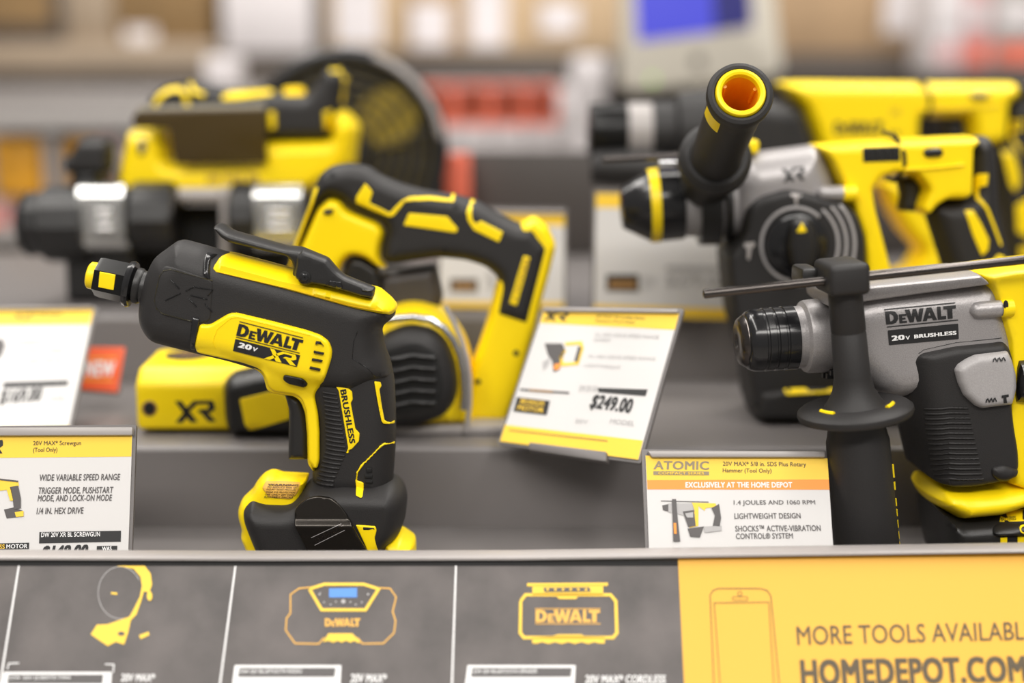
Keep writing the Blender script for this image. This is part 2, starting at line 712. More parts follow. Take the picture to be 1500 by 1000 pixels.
class Ink:
    """lettering and printed shapes on one surface, collected in one mesh"""

    def __init__(s, fr, h, eps=0.00025):
        s.fr, s.h, s.eps, s.V, s.F, s.fm, s.mats = fr, h, eps, [], [], [], []

    def _px(s, V, F, m, lvl):
        if callable(s.h):
            V, F = subdiv(V, F)
        s._add(flat_on(s.fr, V, s.h, s.eps * lvl), F, m)

    def _add(s, V, F, m):
        if m not in s.mats:
            s.mats.append(m)
        n = len(s.V)
        s.V += V
        for f in F:
            a = [V[i] for i in f]
            area2 = sum(a[i - 1][0] * a[i][2] - a[i][0] * a[i - 1][2] for i in range(len(f)))
            ff = f if area2 > 0 else f[::-1]
            s.F.append([i + n for i in ff])
            s.fm.append(s.mats.index(m))

    def geo(s, VF, q, m, lvl=1):
        V, F = VF
        s._px(quad_map(V, *q), F, m, lvl)
        return s

    def text(s, t, q, m, bold=0.0, shear=0.0, lvl=1, spacing=1.0):
        for k, g in enumerate(text_geo(t, bold, shear)):
            s.geo(g, q, m, lvl + 0.07 * k)
        return s

    def next(s, parent, name):
        s.done(parent, name)
        s.V, s.F, s.fm, s.mats = [], [], [], []
        return s

    def line(s, t, x0, x1, yb0, yb1, hgt, m, bold=0.0, shear=0.0, lvl=1):
        """text from (x0,yb0) to (x1,yb1) on its base line, hgt pixels tall"""
        return s.text(t, ((x0, yb0 - hgt), (x1, yb1 - hgt), (x1, yb1), (x0, yb0)), m, bold, shear, lvl)

    def logo(s, q, m, lvl=1):
        return s.geo(logo_geo(), q, m, lvl)

    def xr(s, q, m, lvl=1):
        return s.geo(xr_geo(), q, m, lvl)

    def poly(s, P, m, lvl=1, r=0):
        P = [tuple(p) for p in (rnd(P, r) if r else P)]
        v, f = fill([P])
        s._px(v, f, m, lvl)
        return s

    def lines(s, P, wd, m, lvl=1):
        P = np.array(P, float)
        L = stroke(P, wd)
        n = len(P)
        v = [tuple(q) for q in L]
        f = [[i, i + 1, 2 * n - 2 - i, 2 * n - 1 - i] for i in range(n - 1)]
        s._px(v, f, m, lvl)
        return s

    def done(s, parent, name):
        return mesh_obj(name, s.V, s.F, None, parent, smooth=False, mats=s.mats, fm=s.fm)


def plate(parent, fr, name, px, w0, w1, m, r=0, local=False, bev=0.0):
    """a flat board with outline px between depths w0 (back) and w1 (front)"""
    P = np.array(px, float) if local else fr.on_many(px, w1)[0]
    if r:
        P = rnd(P, r * fr.scale)
    P = clean(P, 1e-5)
    n = len(P)
    bm = bmesh.new()
    a = [bm.verts.new((p[0], -w1, p[1])) for p in P]
    b = [bm.verts.new((p[0], -w0, p[1])) for p in P]
    bm.faces.new(a)
    bm.faces.new(b[::-1])
    for i in range(n):
        j = (i + 1) % n
        bm.faces.new((a[j], a[i], b[i], b[j]))
    bmesh.ops.recalc_face_normals(bm, faces=bm.faces)
    if bev:
        bmesh.ops.bevel(bm, geom=bm.edges[:], offset=bev, segments=2, profile=0.5, affect='EDGES')
    bm.verts.index_update()
    V = [v.co.copy() for v in bm.verts]
    F = [[v.index for v in f.verts] for f in bm.faces]
    bm.free()
    return mesh_obj(name, V, F, m, parent)


def lathe_u(parent, fr, name, u0, v0, w0, prof, m, slope=0.0, **k):
    return lathe(parent, name, (u0, -w0, v0), (math.cos(slope), 0, math.sin(slope)), prof, m, **k)


def structure(o):
    o['kind'] = 'structure'
    return o


# ================================================================== the setting
structure(box(None, 'floor', (0, 3, -0.02), (12, 14, 0.04), 'floor'))
structure(box(None, 'wall_back', (0, 6.2, 1.7), (12, 0.1, 3.5), 'wall'))

Z1, Z2, Z3 = 1.066, 1.136, 1.2026          # heights of the three display steps
DX0, DX1 = -1.25, 1.35
stand = thing('display_stand', 'grey metal stepped display stand carrying all the cordless tools', 'display stand', Vector((0, 1.3, 0)))


def wbox(parent, name, x0, x1, y0, y1, z0, z1, m, bev=0.0, seg=2):
    L = parent.location if parent else Vector((0, 0, 0))
    return box(parent, name, ((x0 + x1) / 2 - L.x, (y0 + y1) / 2 - L.y, (z0 + z1) / 2 - L.z), (x1 - x0, y1 - y0, z1 - z0), m, bev, seg)


wbox(stand, 'cabinet', DX0, DX1, 0.985, 1.93, 0.0, 1.0, 'shelf_dark', 0.004)
wbox(stand, 'step', DX0, DX1, 0.972, 1.17, 1.0, Z1, 'shelf', 0.003)
wbox(stand, 'step', DX0, DX1, 1.16, 1.43, 1.0, Z2, 'shelf', 0.005, 3)
wbox(stand, 'step', DX0, DX1, 1.42, 1.93, 1.0, Z3, 'shelf', 0.005, 3)
bp0 = atY(672, 222, 1.9)
wbox(stand, 'back_panel', bp0[0], DX1, 1.90, 1.915, Z3, bp0[2], 'shelf_dark', 0.003)
# the front lip, slightly sprung upward to the right as in the picture
lipV, lipF = [], []
lip_px = [(-1950, 804.5, 819.5), (-250, 804.5, 819.5), (0, 804, 819), (400, 805.5, 820), (760, 804.5, 819.5), (1100, 799.5, 814.5), (1500, 793.5, 809), (1750, 790, 805), (2300, 788, 803), (3650, 788, 803)]
for px, a, b in lip_px:
    A, B = atY(px, a, 0.972), atY(px, b, 0.955)
    zt, zb = A[2], B[2]
    for y, z in ((0.9565, zt - 0.0006), (0.958, zt), (0.971, zt), (0.973, zt - 0.001), (0.973, Z1 - 0.01), (0.969, Z1 - 0.01), (0.969, zb), (0.9565, zb), (0.955, zb + 0.001), (0.955, zt - 0.002)):
        lipV.append((A[0], y - 1.3, z))
for k in range(len(lip_px) - 1):
    for i in range(10):
        j = (i + 1) % 10
        lipF.append((k * 10 + i, k * 10 + j, (k + 1) * 10 + j, (k + 1) * 10 + i))
lipF += [tuple(range(10)), tuple(range((len(lip_px) - 1) * 10, len(lip_px) * 10))]
lip = mesh_obj('front_lip', lipV, lipF, 'lip', stand, sharp=30)
fix_normals(lip)

# ------------------------------------------------------------------ promotional strip below the lip
fp = Frame(atY(750, 1060, 0.885), 0, 35)
# move the frame so that its plane meets the underside of the lip
_t = atY(750, 822, 0.958)
fp = Frame(_t - fp.V * 0.17, 0, 35)
promo = thing('promotional_strip', 'sloping charcoal and yellow printed strip along the front of the display', 'sign', fp)
plate(promo, fp, 'charcoal_panel', [(-1930, 822), (993, 822), (1004, 1040), (-2000, 1040)], -0.002, 0.0, 'p_char')
plate(promo, fp, 'yellow_panel', [(993, 817.3), (1100, 815.8), (1500, 810.4), (1760, 806.4), (2300, 804.5), (3600, 804.5), (3700, 1040), (1004, 1040)], -0.002, 0.0002, 'p_strip')
plate(promo, fp, 'shadow_gap_strip', [(-1930, 820.8), (992.5, 820.8), (993.5, 828), (-1932, 828)], -0.003, 0.0006, 'deep')  # flat black strip painted in for the shadowed gap below the lip
ik = Ink(fp, 0.0, 0.0004)
for P in ([(28, 828), (3, 985), (0, 1005)], [(345, 829), (322, 1005)], [(668, 828), (662, 1005)]):
    ik = Ink(fp, 0.0, 0.0004)
    ik.lines(P, 2.6, 'p_white')
    ik.done(promo, 'divider_line')
# fan picture
fan_ = Ink(fp, 0.0, 0.0004)
fan_.poly([(171, 829), (185, 825), (209, 824), (221, 840), (223, 856), (219, 868), (211, 866), (207, 880), (200, 900), (192, 908), (188, 926), (182, 944), (170, 940), (158, 946), (146, 938), (133, 929), (142, 915), (158, 914), (190, 903), (196, 892), (205, 874), (208, 858), (206, 845), (196, 833)], 'p_yellow')
fan_.poly(circ(219.5, 873, 4, 7), 'p_yellow', 2)
fan_.poly([(204, 930), (218, 925), (219, 930), (206, 936)], 'p_yellow')
fan_.poly([(163, 867), (172, 868), (172, 871), (163, 870)], 'p_yellow')
fan_.poly(circ(178, 928, 5, 3), 'p_grey', 2)
fan_.lines(circ(176, 868, 32, 38, 30, 80, 330), 1.0, 'p_lgrey')
fan_.done(promo, 'fan_picture')
# radio picture
rd = Ink(fp, 0.0, 0.0004)


def S5(x, y):
    return (380 + x / 2.586, 830 + y / 2.586)


rd.lines([S5(190, 78), S5(150, 82), S5(118, 105), S5(118, 175), S5(103, 195), S5(100, 240), S5(135, 290), S5(225, 292), S5(245, 268)], 2.0, 'p_amber')
rd.lines([S5(455, 80), S5(495, 82), S5(518, 115), S5(505, 170), S5(516, 205), S5(510, 250), S5(470, 290), S5(390, 291), S5(372, 268)], 2.0, 'p_amber')
rd.lines([S5(190, 84), S5(246, 66), S5(395, 66), S5(452, 84), S5(402, 163), S5(236, 163), S5(190, 84)], 4.6, 'p_yellow')
rd.poly([S5(264, 82), S5(370, 80), S5(370, 116), S5(264, 116)], 'p_blue', 1)
rd.poly([S5(240, 285), S5(262, 252), S5(352, 252), S5(385, 285), S5(372, 288), S5(360, 280), S5(345, 287), S5(328, 280), S5(312, 287), S5(296, 280), S5(280, 287), S5(262, 280)], 'p_yellow')
for x, y, r in ((228, 104, 4), (245, 134, 3), (270, 143, 3), (290, 132, 3), (318, 131, 8), (345, 133, 3), (365, 143, 3), (388, 134, 3), (412, 104, 4), (232, 98, 2)):
    rd.poly(circ(*S5(x, y), r / 2.4, n=10), 'p_lgrey')
rd.logo((S5(248, 195), S5(382, 195), S5(382, 226), S5(248, 226)), 'p_amber')
rd.done(promo, 'radio_picture')
# speaker picture
sp = Ink(fp, 0.0, 0.0004)
for a, b in (([(990, 130), (1008, 106), (1330, 106), (1350, 130), (1354, 250), (1340, 268), (1002, 268), (988, 250)], 0),):
    P = [S5(*q) for q in a]
    sp.lines(P + [P[0]], 4.6, 'p_yellow')
sp.poly([S5(1034, 70), S5(1302, 68), S5(1302, 108), S5(1210, 108), S5(1200, 122), S5(1135, 122), S5(1120, 108), S5(1034, 108)], 'p_yellow', 1)
sp.poly([S5(1076, 80), S5(1250, 78), S5(1255, 94), S5(1080, 96)], 'p_grey', 2)
sp.poly([S5(1014, 62), S5(1320, 60), S5(1320, 72), S5(1014, 74)], 'p_yellow', 1)
for k in range(6):
    sp.poly(circ(*S5(1092 + 29 * k, 87), 2, n=10), 'p_yellow', 3)
sp.poly([S5(1034, 290), S5(1034, 268), S5(1110, 262), S5(1130, 256), S5(1220, 256), S5(1235, 264), S5(1308, 266), S5(1308, 290), S5(1285, 290), S5(1270, 285), S5(1245, 292), S5(1220, 285), S5(1195, 292), S5(1170, 285), S5(1145, 292), S5(1120, 285), S5(1095, 292), S5(1070, 285), S5(1050, 291)], 'p_yellow', 1)
sp.logo((S5(1046, 163), S5(1290, 163), S5(1290, 210), S5(1046, 210)), 'p_amber', 1)
sp.lines([S5(1044, 159), S5(1292, 159)], 1.2, 'p_amber')
sp.lines([S5(1044, 216), S5(1292, 216)], 1.2, 'p_amber')
sp.done(promo, 'speaker_picture')
# labels at the foot of the strip
for x0, x1, xw, t in ((9, 152, 164, 'DW 20V JOBSITE FAN'), (347, 492, 500, 'DW 20V BLUETOOTH RADIO'), (688, 838, 843, 'DW 20V BLUETOOTH SPEAKER')):
    lb = Ink(fp, 0.0, 0.0004)
    y0 = 972 + (x0 < 100) * 10
    lb.poly([(x0 - 3, y0 + 2), (xw, y0 + 2), (xw - 2, 1012), (x0 - 8, 1012)], 'p_white', 1)
    lb.poly([(x0 + 4, y0 + 6), (x1, y0 + 6), (x1 - 2, y0 + 19), (x0 + 2, y0 + 19)], 'p_grey', 2)
    lb.line(t, x0 + 6, x0 + (x1 - x0) * 0.66, y0 + 14.5, y0 + 14, 6, 'p_white', 0.01, 0, 3)
    if x0 < 100:
        lb.lines([(11, 980), (13, 971.5), (28, 971)], 1.6, 'p_white')
        lb.lines([(154, 972.5), (167, 973), (166, 985)], 1.6, 'p_white')
    lb.done(promo, 'product_label')
for t, q in (('20V MAX*', ((178, 986), (228, 986.5), (227, 998), (177, 998))), ('20V MAX*', ((514, 986), (567, 986.5), (566, 1000), (513, 1000))), ('20V MAX* CORDLESS', ((857, 988), (975, 988), (975, 1001), (857, 1001)))):
    lb = Ink(fp, 0.0, 0.0004)
    lb.text(t, q, 'p_white', 0.025, 0.1)
    lb.done(promo, 'product_name')
ph = Ink(fp, 0.0, 0.0006)
ph.lines([(1046, 1010), (1040, 872), (1044, 865), (1052, 862), (1114, 862), (1124, 865), (1129, 873), (1142, 1010)], 1.3, 'p_dark')
ph.lines([(1055, 1010), (1046, 883), (1126, 882), (1134, 1010)], 1.1, 'p_dark')
c = circ(1083.5, 869.5, 3.2, n=14)
ph.lines(c + [c[0]], 0.9, 'p_dark')
c = rnd([(1073, 874), (1095, 874), (1095, 879), (1073, 879)], 2)
ph.lines(list(map(tuple, c)) + [tuple(c[0])], 0.9, 'p_dark')
ph.done(promo, 'phone_drawing')
lt = Ink(fp, 0.0, 0.0006)
lt.text('MORE TOOLS AVAILABLE', ((1166, 917), (1514, 910), (1516, 937), (1168, 945)), 'p_dark', 0.006)
lt.text('HOMEDEPOT.COM', ((1171, 966), (1501, 960), (1505, 999), (1174, 1006)), 'p_dark', 0.045)
lt.done(promo, 'lettering')


# ================================================================== price signs
def price_sign(label, bl, Yb, yaw, lean, corners, bands, rail, group='price signs among the tools', rail_r=0.004, er=1.0):
    """corners tl,tr,br,bl of the card; bands [(poly, material)] printed on it"""
    fr = Frame(atY(bl[0], bl[1], Yb), yaw, lean)
    t = thing('price_sign', label, 'sign', fr, group)
    tl, tr, br, bl_ = [fr.l(*c) for c in corners]
    e = 0.0025
    back = [tl + (-e, e * 2), tr + (e * er, e * 2), br + (e * er, -e), bl_ + (-e, -e)]
    plate(t, fr, 'holder', back, -0.0045, -0.0012, 'shelf', local=True, r=4)
    plate(t, fr, 'card', [tl, tr, br, bl_], -0.001, 0.0, 'paper', local=True)
    if rail:
        a, b, hh = rail
        A, B = fr.l(*a), fr.l(*b)
        hh *= fr.scale
        plate(t, fr, 'top_rail', [A + (0, hh / 2), B + (0, hh / 2), B + (0, -hh / 2), A + (hh * .6, -hh / 2)], -0.0045, rail_r, 'lip', local=True, bev=0.0012)
    for P, m in bands:
        bk = Ink(fr, 0.0, 0.0002)
        bk.poly(P, m)
        bk.done(t, 'printed_band')
    return t, fr


s1, f1 = price_sign('white and yellow price sign for the screwgun, front left behind the lip', (-72, 846), 1.005, 0, 21,
                    [(-70, 634), (194, 631), (186.5, 843), (-78, 846)],
                    [([(-70, 634), (194, 631), (192.5, 668.5), (-71, 671)], 'p_yellow')], ((-78, 633), (196, 632), 13))
i1 = Ink(f1, 0.0, 0.0004)
i1.xr(((-26, 645), (5, 644), (4, 664), (-27, 665)), 'p_black')
i1.text('20V MAX* Screwgun', ((49, 645.5), (119, 645), (119, 653.5), (48.6, 654)), 'p_dark', 0.02)
i1.text('(Tool Only)', ((49, 655.5), (84.5, 655), (84, 663.5), (48.6, 664)), 'p_dark', 0.02)
i1.next(s1, 'title_text').text('WIDE VARIABLE SPEED RANGE', ((58.5, 694.5), (176.5, 693.5), (176, 703), (58, 704)), 'p_grey', 0.022, 0.1)
i1.text('TRIGGER MODE, PUSHSTART', ((57, 713.5), (166.5, 712.5), (166, 723.5), (56, 724.5)), 'p_grey', 0.022, 0.1)
i1.text('MODE, AND LOCK-ON MODE', ((56, 725), (164.5, 724), (164, 734.5), (55, 735.5)), 'p_grey', 0.022, 0.1)
i1.text('1/4 IN. HEX DRIVE', ((54, 743.5), (123, 742.5), (122.5, 752), (53.5, 753)), 'p_grey', 0.022, 0.1)
i1.next(s1, 'feature_text').poly([(58, 779), (177.5, 777), (177, 793), (57.5, 795.5)], 'p_black')
i1.text('DW 20V XR BL SCREWGUN', ((61, 779.6), (147, 778.6), (147, 785.4), (60.7, 786.6)), 'p_white', 0.02, 0, 2)
i1.text('$149.00', ((62, 799), (130, 797), (128, 818), (60, 820)), 'p_black', 0.05, 0.2)
i1.poly([(142, 799.5), (172, 799), (171.5, 812), (141.5, 813)], 'p_black')
i1.text('WAS', ((150, 800.5), (164, 800), (164, 806), (150, 806.5)), 'p_white', 0.03, 0, 2)
i1.poly([(-40, 796.5), (43, 794.5), (42.5, 804), (-40, 806)], 'p_black')
i1.text('BRUSHLESS', ((-36, 798), (7.5, 797), (7.5, 803.5), (-36, 804.5)), 'p_yellow', 0.02, 0, 2)
i1.text('MOTOR', ((10, 797), (41, 796.3), (40.6, 802.6), (9.8, 803.2)), 'p_white', 0.02, 0, 2)
i1.done(s1, 'price_text')
g1 = Ink(f1, 0.0, 0.0004)
g1.poly([(-30, 703), (-20, 698), (27, 704), (28, 712), (20, 716), (-2, 719), (-10, 712), (-28, 712)], 'p_yellow')
g1.lines([(-20, 699.5), (27, 705)], 2.4, 'p_grey', 2)
g1.poly([(15, 713), (27, 711), (31, 730), (31, 744), (21, 746), (19, 730)], 'p_grey', 2)
g1.poly([(10, 716), (17, 715), (20, 733), (15, 733)], 'p_yellow', 2)
g1.poly([(6, 746), (20, 743), (34, 748), (35, 756), (10, 759)], 'p_grey', 1)
g1.poly([(22, 750), (35, 748), (35, 756), (24, 757)], 'p_yellow', 2)
g1.done(s1, 'product_picture')

s2, f2 = price_sign('white, yellow and orange price sign beside the black side handle of the front hammer', (951, 836), 0.978, 2, 25,
                    [(945.5, 667), (1212, 671), (1222.5, 834), (952, 836)],
                    [([(945.5, 667), (1212, 671), (1214, 702), (947.6, 703)], 'p_yellow'),
                     ([(947.6, 703), (1214, 702), (1215, 717), (948.3, 716.5)], 'p_orange')], ((948, 666), (1207, 666), 10), er=-1.0)
i2 = Ink(f2, 0.0, 0.0004)
i2.text('ATOMIC', ((958, 675), (1038.5, 675.5), (1038.5, 688), (957, 687.5)), 'p_olive', 0.03)
i2.poly([(957, 690), (1038.5, 690.5), (1038.5, 696), (957, 695.5)], 'p_olive')
i2.text('COMPACT SERIES', ((964, 691), (1031, 691.4), (1031, 695), (964, 694.8)), 'p_yellow', 0.02, 0, 2)
i2.text('20V MAX* 5/8 in. SDS Plus Rotary', ((1058.5, 675.5), (1180.5, 676.5), (1181, 685), (1058.5, 684)), 'p_dark', 0.02)
i2.text('Hammer (Tool Only)', ((1058.5, 685.5), (1130, 686.2), (1130, 694), (1058.5, 693.5)), 'p_dark', 0.02)
i2.next(s2, 'title_text').text('EXCLUSIVELY AT THE HOME DEPOT', ((1004, 706), (1160, 706), (1160.5, 714), (1004, 714.2)), 'p_white', 0.03)
i2.next(s2, 'banner_text').text('1.4 JOULES AND 1060 RPM', ((1074.5, 732.5), (1193.5, 732.2), (1194.5, 740.4), (1074.8, 741)), 'p_grey', 0.01)
i2.text('LIGHTWEIGHT DESIGN', ((1075.5, 751.5), (1172, 751), (1173, 759), (1075.8, 760)), 'p_grey', 0.016)
i2.text('SHOCKS™ ACTIVE-VIBRATION', ((1076.5, 769.5), (1201.5, 768.5), (1202.5, 777.5), (1077, 778.5)), 'p_grey', 0.018)
i2.text('CONTROL® SYSTEM', ((1077.5, 780.5), (1161, 780), (1161.5, 788.5), (1078, 789.3)), 'p_grey', 0.018)
i2.done(s2, 'feature_text')
g2 = Ink(f2, 0.0, 0.0004)
g2.lines([(968, 733.5), (1038, 735.2)], 1.2, 'p_grey')
g2.poly([(970, 740), (979, 738), (979, 749), (971, 747)], 'p_grey')
g2.poly([(979, 737), (1014, 737), (1018, 749), (1008, 757), (990, 752), (979, 750)], 'p_lgrey', 1)
g2.poly([(984, 731), (990, 731), (992, 756), (996, 793), (986, 793), (985, 756)], 'p_grey', 3)
g2.poly([(986, 766), (990, 766), (991, 782), (987, 782)], 'p_orange', 4)
g2.poly([(1000, 749), (1016, 747), (1019, 770), (1008, 772)], 'p_grey', 2)
g2.poly([(1003, 752), (1015, 750), (1015, 758), (1006, 758)], 'p_lgrey', 3)
g2.poly([(1013, 736), (1048, 737), (1050, 742), (1034, 744), (1032, 748), (1023, 741), (1023, 770), (1010, 773), (1018, 755)], 'p_yellow', 1)
g2.poly([(1042, 744), (1053, 738), (1056, 758), (1054, 771), (1044, 770), (1047, 755)], 'p_grey', 2)
g2.poly([(1007, 774), (1031, 771), (1025, 787), (1011, 786)], 'p_grey', 2)
g2.poly([(1031, 771), (1057, 770), (1057, 777), (1032, 780)], 'p_lgrey', 2)
g2.done(s2, 'product_picture')

s3, f3 = price_sign('tilted white price sign with yellow header and footer, right of the band saw', (732.5, 646), 1.14, -28, 33,
                    [(796, 456), (995, 459), (935, 673), (732.5, 646)],
                    [([(796, 456), (995, 459), (988.5, 483), (791, 473)], 'p_yellow'), ([(740, 622), (942, 645), (935, 673), (732.5, 646)], 'p_yellow')],
                    ((796, 455), (995, 457.5), 6))
i3 = Ink(f3, 0.0, 0.0004)
i3.xr(((800, 456), (834, 457), (830, 470), (796, 469)), 'p_black')
i3.text('20V MAX* XR Cordless Rotary', ((874, 461), (946, 464), (944, 469), (873, 466)), 'p_dark', 0.02)
i3.text('Hammer (Tool Only)', ((873, 468), (930, 470.5), (929, 475), (872, 472.5)), 'p_dark', 0.02)
i3.next(s3, 'title_text')
for q in (((873, 487), (966, 491), (965, 496.5), (872, 492.5)), ((871, 495), (895, 496), (894, 501), (870, 500)), ((863, 519), (961, 523), (960, 528), (862, 524)), ((857, 532), (910, 536), (909, 541), (856, 537))):
    i3.text('IN. HEX DRIVE SPEED RANGE' if q[1][0] > 950 else 'LIGHTWEIGHT', q, 'p_lgrey', 0.0)
i3.next(s3, 'feature_text').lines([(762, 570.5), (834, 575.5)], 3, 'p_grey')
i3.lines([(776, 571.5), (810, 574)], 3, 'p_brown', 2)
i3.poly([(757.5, 581.5), (806, 587), (801, 608), (752, 602.5)], 'p_black')
i3.text('BRUSHLESS', ((764, 584), (799, 588), (797, 595), (762, 591)), 'p_yellow', 0.02, 0, 2)
i3.text('MOTOR', ((760, 593), (798, 597.5), (796, 605), (758, 600.5)), 'p_yellow', 0.02, 0, 2)
i3.next(s3, 'small_badge').poly([(875.5, 568), (949, 570.5), (945.5, 580), (877, 574.5)], 'p_black')
i3.text('DW 20V XR', ((850, 564), (876, 565), (874, 574), (848, 573)), 'p_lgrey', 0.01)
i3.text('$249.00', ((869, 577), (929, 584), (924, 609), (862, 600)), 'p_black', 0.045, 0.2)
i3.text('MODEL', ((895, 613), (931, 617), (929, 624), (893, 620)), 'p_lgrey', 0.01)
i3.text('20V', ((843, 613), (862, 615), (861, 621), (842, 619)), 'p_lgrey', 0.01)
i3.next(s3, 'price_text').lines([(746, 630), (890, 646)], 2, 'p_brown')
i3.done(s3, 'footer_text')
g3 = Ink(f3, 0.0, 0.0004)
g3.poly([(798, 503), (824, 503), (828, 512), (824, 525), (820, 541), (811, 545), (809, 528), (803, 520)], 'p_grey')
g3.poly([(795, 530), (806, 524), (804, 534), (796, 543)], 'p_lgrey')
g3.lines([(828, 504), (851, 502), (853, 510), (846, 532), (824, 534), (822, 522), (828, 512)], 4.5, 'p_yellow')
g3.lines([(850, 508), (844, 530)], 5, 'p_grey', 2)
g3.poly([(812, 534), (822, 532), (820, 541), (812, 542)], 'p_orange', 2)
g3.done(s3, 'product_picture')
plate(s3, f3, 'clip', [(775, 647), (888, 661), (888, 676), (773, 658)], -0.004, 0.004, 'shelf', bev=0.001)

s4, f4 = price_sign('white price sign with a yellow header, behind the screwgun sign on the left', (-60, 630), 1.192, 2, 46,
                    [(-62, 456), (137, 454), (100, 628), (-102, 632)],
                    [([(-62, 456), (137, 454), (131.5, 475.5), (-67, 477)], 'p_yellow'), ([(-101, 626), (101, 623.5), (100, 628), (-102, 632)], 'p_yellow')],
                    ((-64, 454.5), (137, 452.5), 4))
i4 = Ink(f4, 0.0, 0.0004)
i4.text('20V MAX* XR Impact', ((24, 458), (92, 457), (90, 464), (22, 465)), 'p_dark', 0.02)
i4.text('(Tool)', ((22, 465), (46, 464.5), (44, 472), (20, 472.5)), 'p_dark', 0.02)
i4.next(s4, 'title_text')
for q, t in ((((18, 498), (64, 497), (63, 505), (17, 506)), '3 SPEEDS'), (((15, 511), (94, 509.5), (92, 518), (13, 519.5)), 'MAX TORQUE SPEED'), (((12, 525), (92, 523.5), (90, 532), (10, 533.5)), '1/4 IN. HEX DRIVE')):
    i4.text(t, q, 'p_lgrey', 0.0)
i4.next(s4, 'feature_text').poly([(6, 560), (101, 557), (99, 564.5), (4, 568)], 'p_black')
i4.text('$169.00', ((2, 571), (63, 567), (60, 590), (-2, 595)), 'p_black', 0.04, 0.2)
i4.text('MODEL', ((74, 580), (96, 579), (95, 586), (73, 587)), 'p_lgrey', 0.0)
i4.next(s4, 'price_text').poly([(-30, 500), (4, 496), (8, 506), (2, 522), (-10, 528)], 'p_grey')
i4.done(s4, 'product_picture')

s6, f6 = price_sign('white price sign standing behind the chuck of the grey hammer', (870, 463), 1.406, -3, 3,
                    [(873, 283), (1062, 286), (1066, 468), (870, 461)],
                    [([(873, 283), (1062, 286), (1063, 306), (873, 304)], 'p_yellow'), ([(870, 446), (1066, 452), (1066, 468), (870, 461)], 'p_yellow')], None)
i6 = Ink(f6, 0.0, 0.0004)
i6.poly([(888, 402), (936, 402), (936, 427), (888, 426)], 'p_black')
i6.poly([(892, 410), (932, 410), (932, 422), (892, 422)], 'p_brown', 2)
i6.next(s6, 'small_badge').text('20V', ((940, 403), (961, 403), (961, 424), (940, 424)), 'p_lgrey', 0.0)
i6.poly([(975, 388), (1062, 390), (1062, 398), (975, 396)], 'p_lgrey')
i6.text('$279.00', ((976, 400), (1062, 402), (1062, 424), (976, 422)), 'p_lgrey', 0.03)
i6.done(s6, 'lettering')
s7, f7 = price_sign('white price sign seen through the band saw handle, standing on the top step', (640, 452), 1.44, 0, 4,
                    [(648, 310), (827, 312), (826, 452), (642, 450)],
                    [([(648, 310), (827, 312), (827, 331), (647, 329)], 'p_yellow'), ([(642, 441), (826, 443), (826, 452), (642, 450)], 'p_yellow')], ((646, 309), (828, 311), 4))
i7 = Ink(f7, 0.0, 0.0004)
i7.poly([(659, 408), (700, 408), (700, 428), (659, 427)], 'p_grey')
i7.poly([(664, 414), (695, 414), (695, 424), (664, 424)], 'p_brown', 2)
i7.next(s7, 'small_badge').text('$199.00', ((712, 398), (800, 398), (800, 426), (712, 426)), 'p_lgrey', 0.03)
i7.text('20V MAX* CORDLESS', ((720, 345), (815, 345), (815, 354), (720, 354)), 'p_lgrey', 0.0)
i7.done(s7, 'lettering')

# small red tag
f5 = Frame(atY(112, 572, 1.30), 0, 30)
tag = thing('new_tag', 'small orange-red tag with white lettering, left of the band saw', 'tag', f5)
plate(tag, f5, 'card', [(117, 508), (183, 508.5), (172, 574), (111, 569)], -0.001, 0.0, 'p_red')
plate(tag, f5, 'holder', [(113, 562), (176, 566), (173, 577), (110, 572)], -0.005, -0.0012, 'shelf')
i5 = Ink(f5, 0.0, 0.0003)
i5.text('NEW', ((127, 529), (169, 529), (167, 551), (124, 551)), 'p_white', 0.04)
i5.lines([(124, 525), (171, 524)], 1.6, 'p_yellow')
i5.lines([(121, 556), (166, 557)], 1.6, 'p_yellow')
i5.done(tag, 'lettering')


# ================================================================== cordless screwgun (front left)
fs = Frame((atY(460, 800, 1.06)[0], 1.06, Z1 + .0006), 0)
sg = thing('cordless_screwgun', 'black and yellow cordless screwgun with long nose and belt hook, nose pointing left', 'screwgun', fs)
K = fs.scale
# motor housing
hous, Hh = puff(sg, fs, 'motor_housing', [(221, 389), (229, 375), (243, 365), (261, 352), (270, 351), (300, 359), (330, 368), (426, 394), (500, 414), (548, 428), (575, 442), (582, 459),
                                          (563, 475), (560, 482), (563, 504), (572, 526), (576, 548), (520, 575), (470, 570), (400, 552), (380, 540), (340, 528), (286, 515), (228, 500), (217, 491), (207, 474), (205, 456), (208, 432), (214, 406)],
                0.029, 0.020, 'rubber', r=9)
# grip
gr_poly = [(440, 548), (480, 520), (545, 500), (563, 504), (572, 526), (578, 555), (580, 600), (580, 648), (577, 690), (574, 730), (460, 730), (458, 690), (462, 650), (462, 610), (455, 585)]


def ribs_fn(Q, h):
    return h


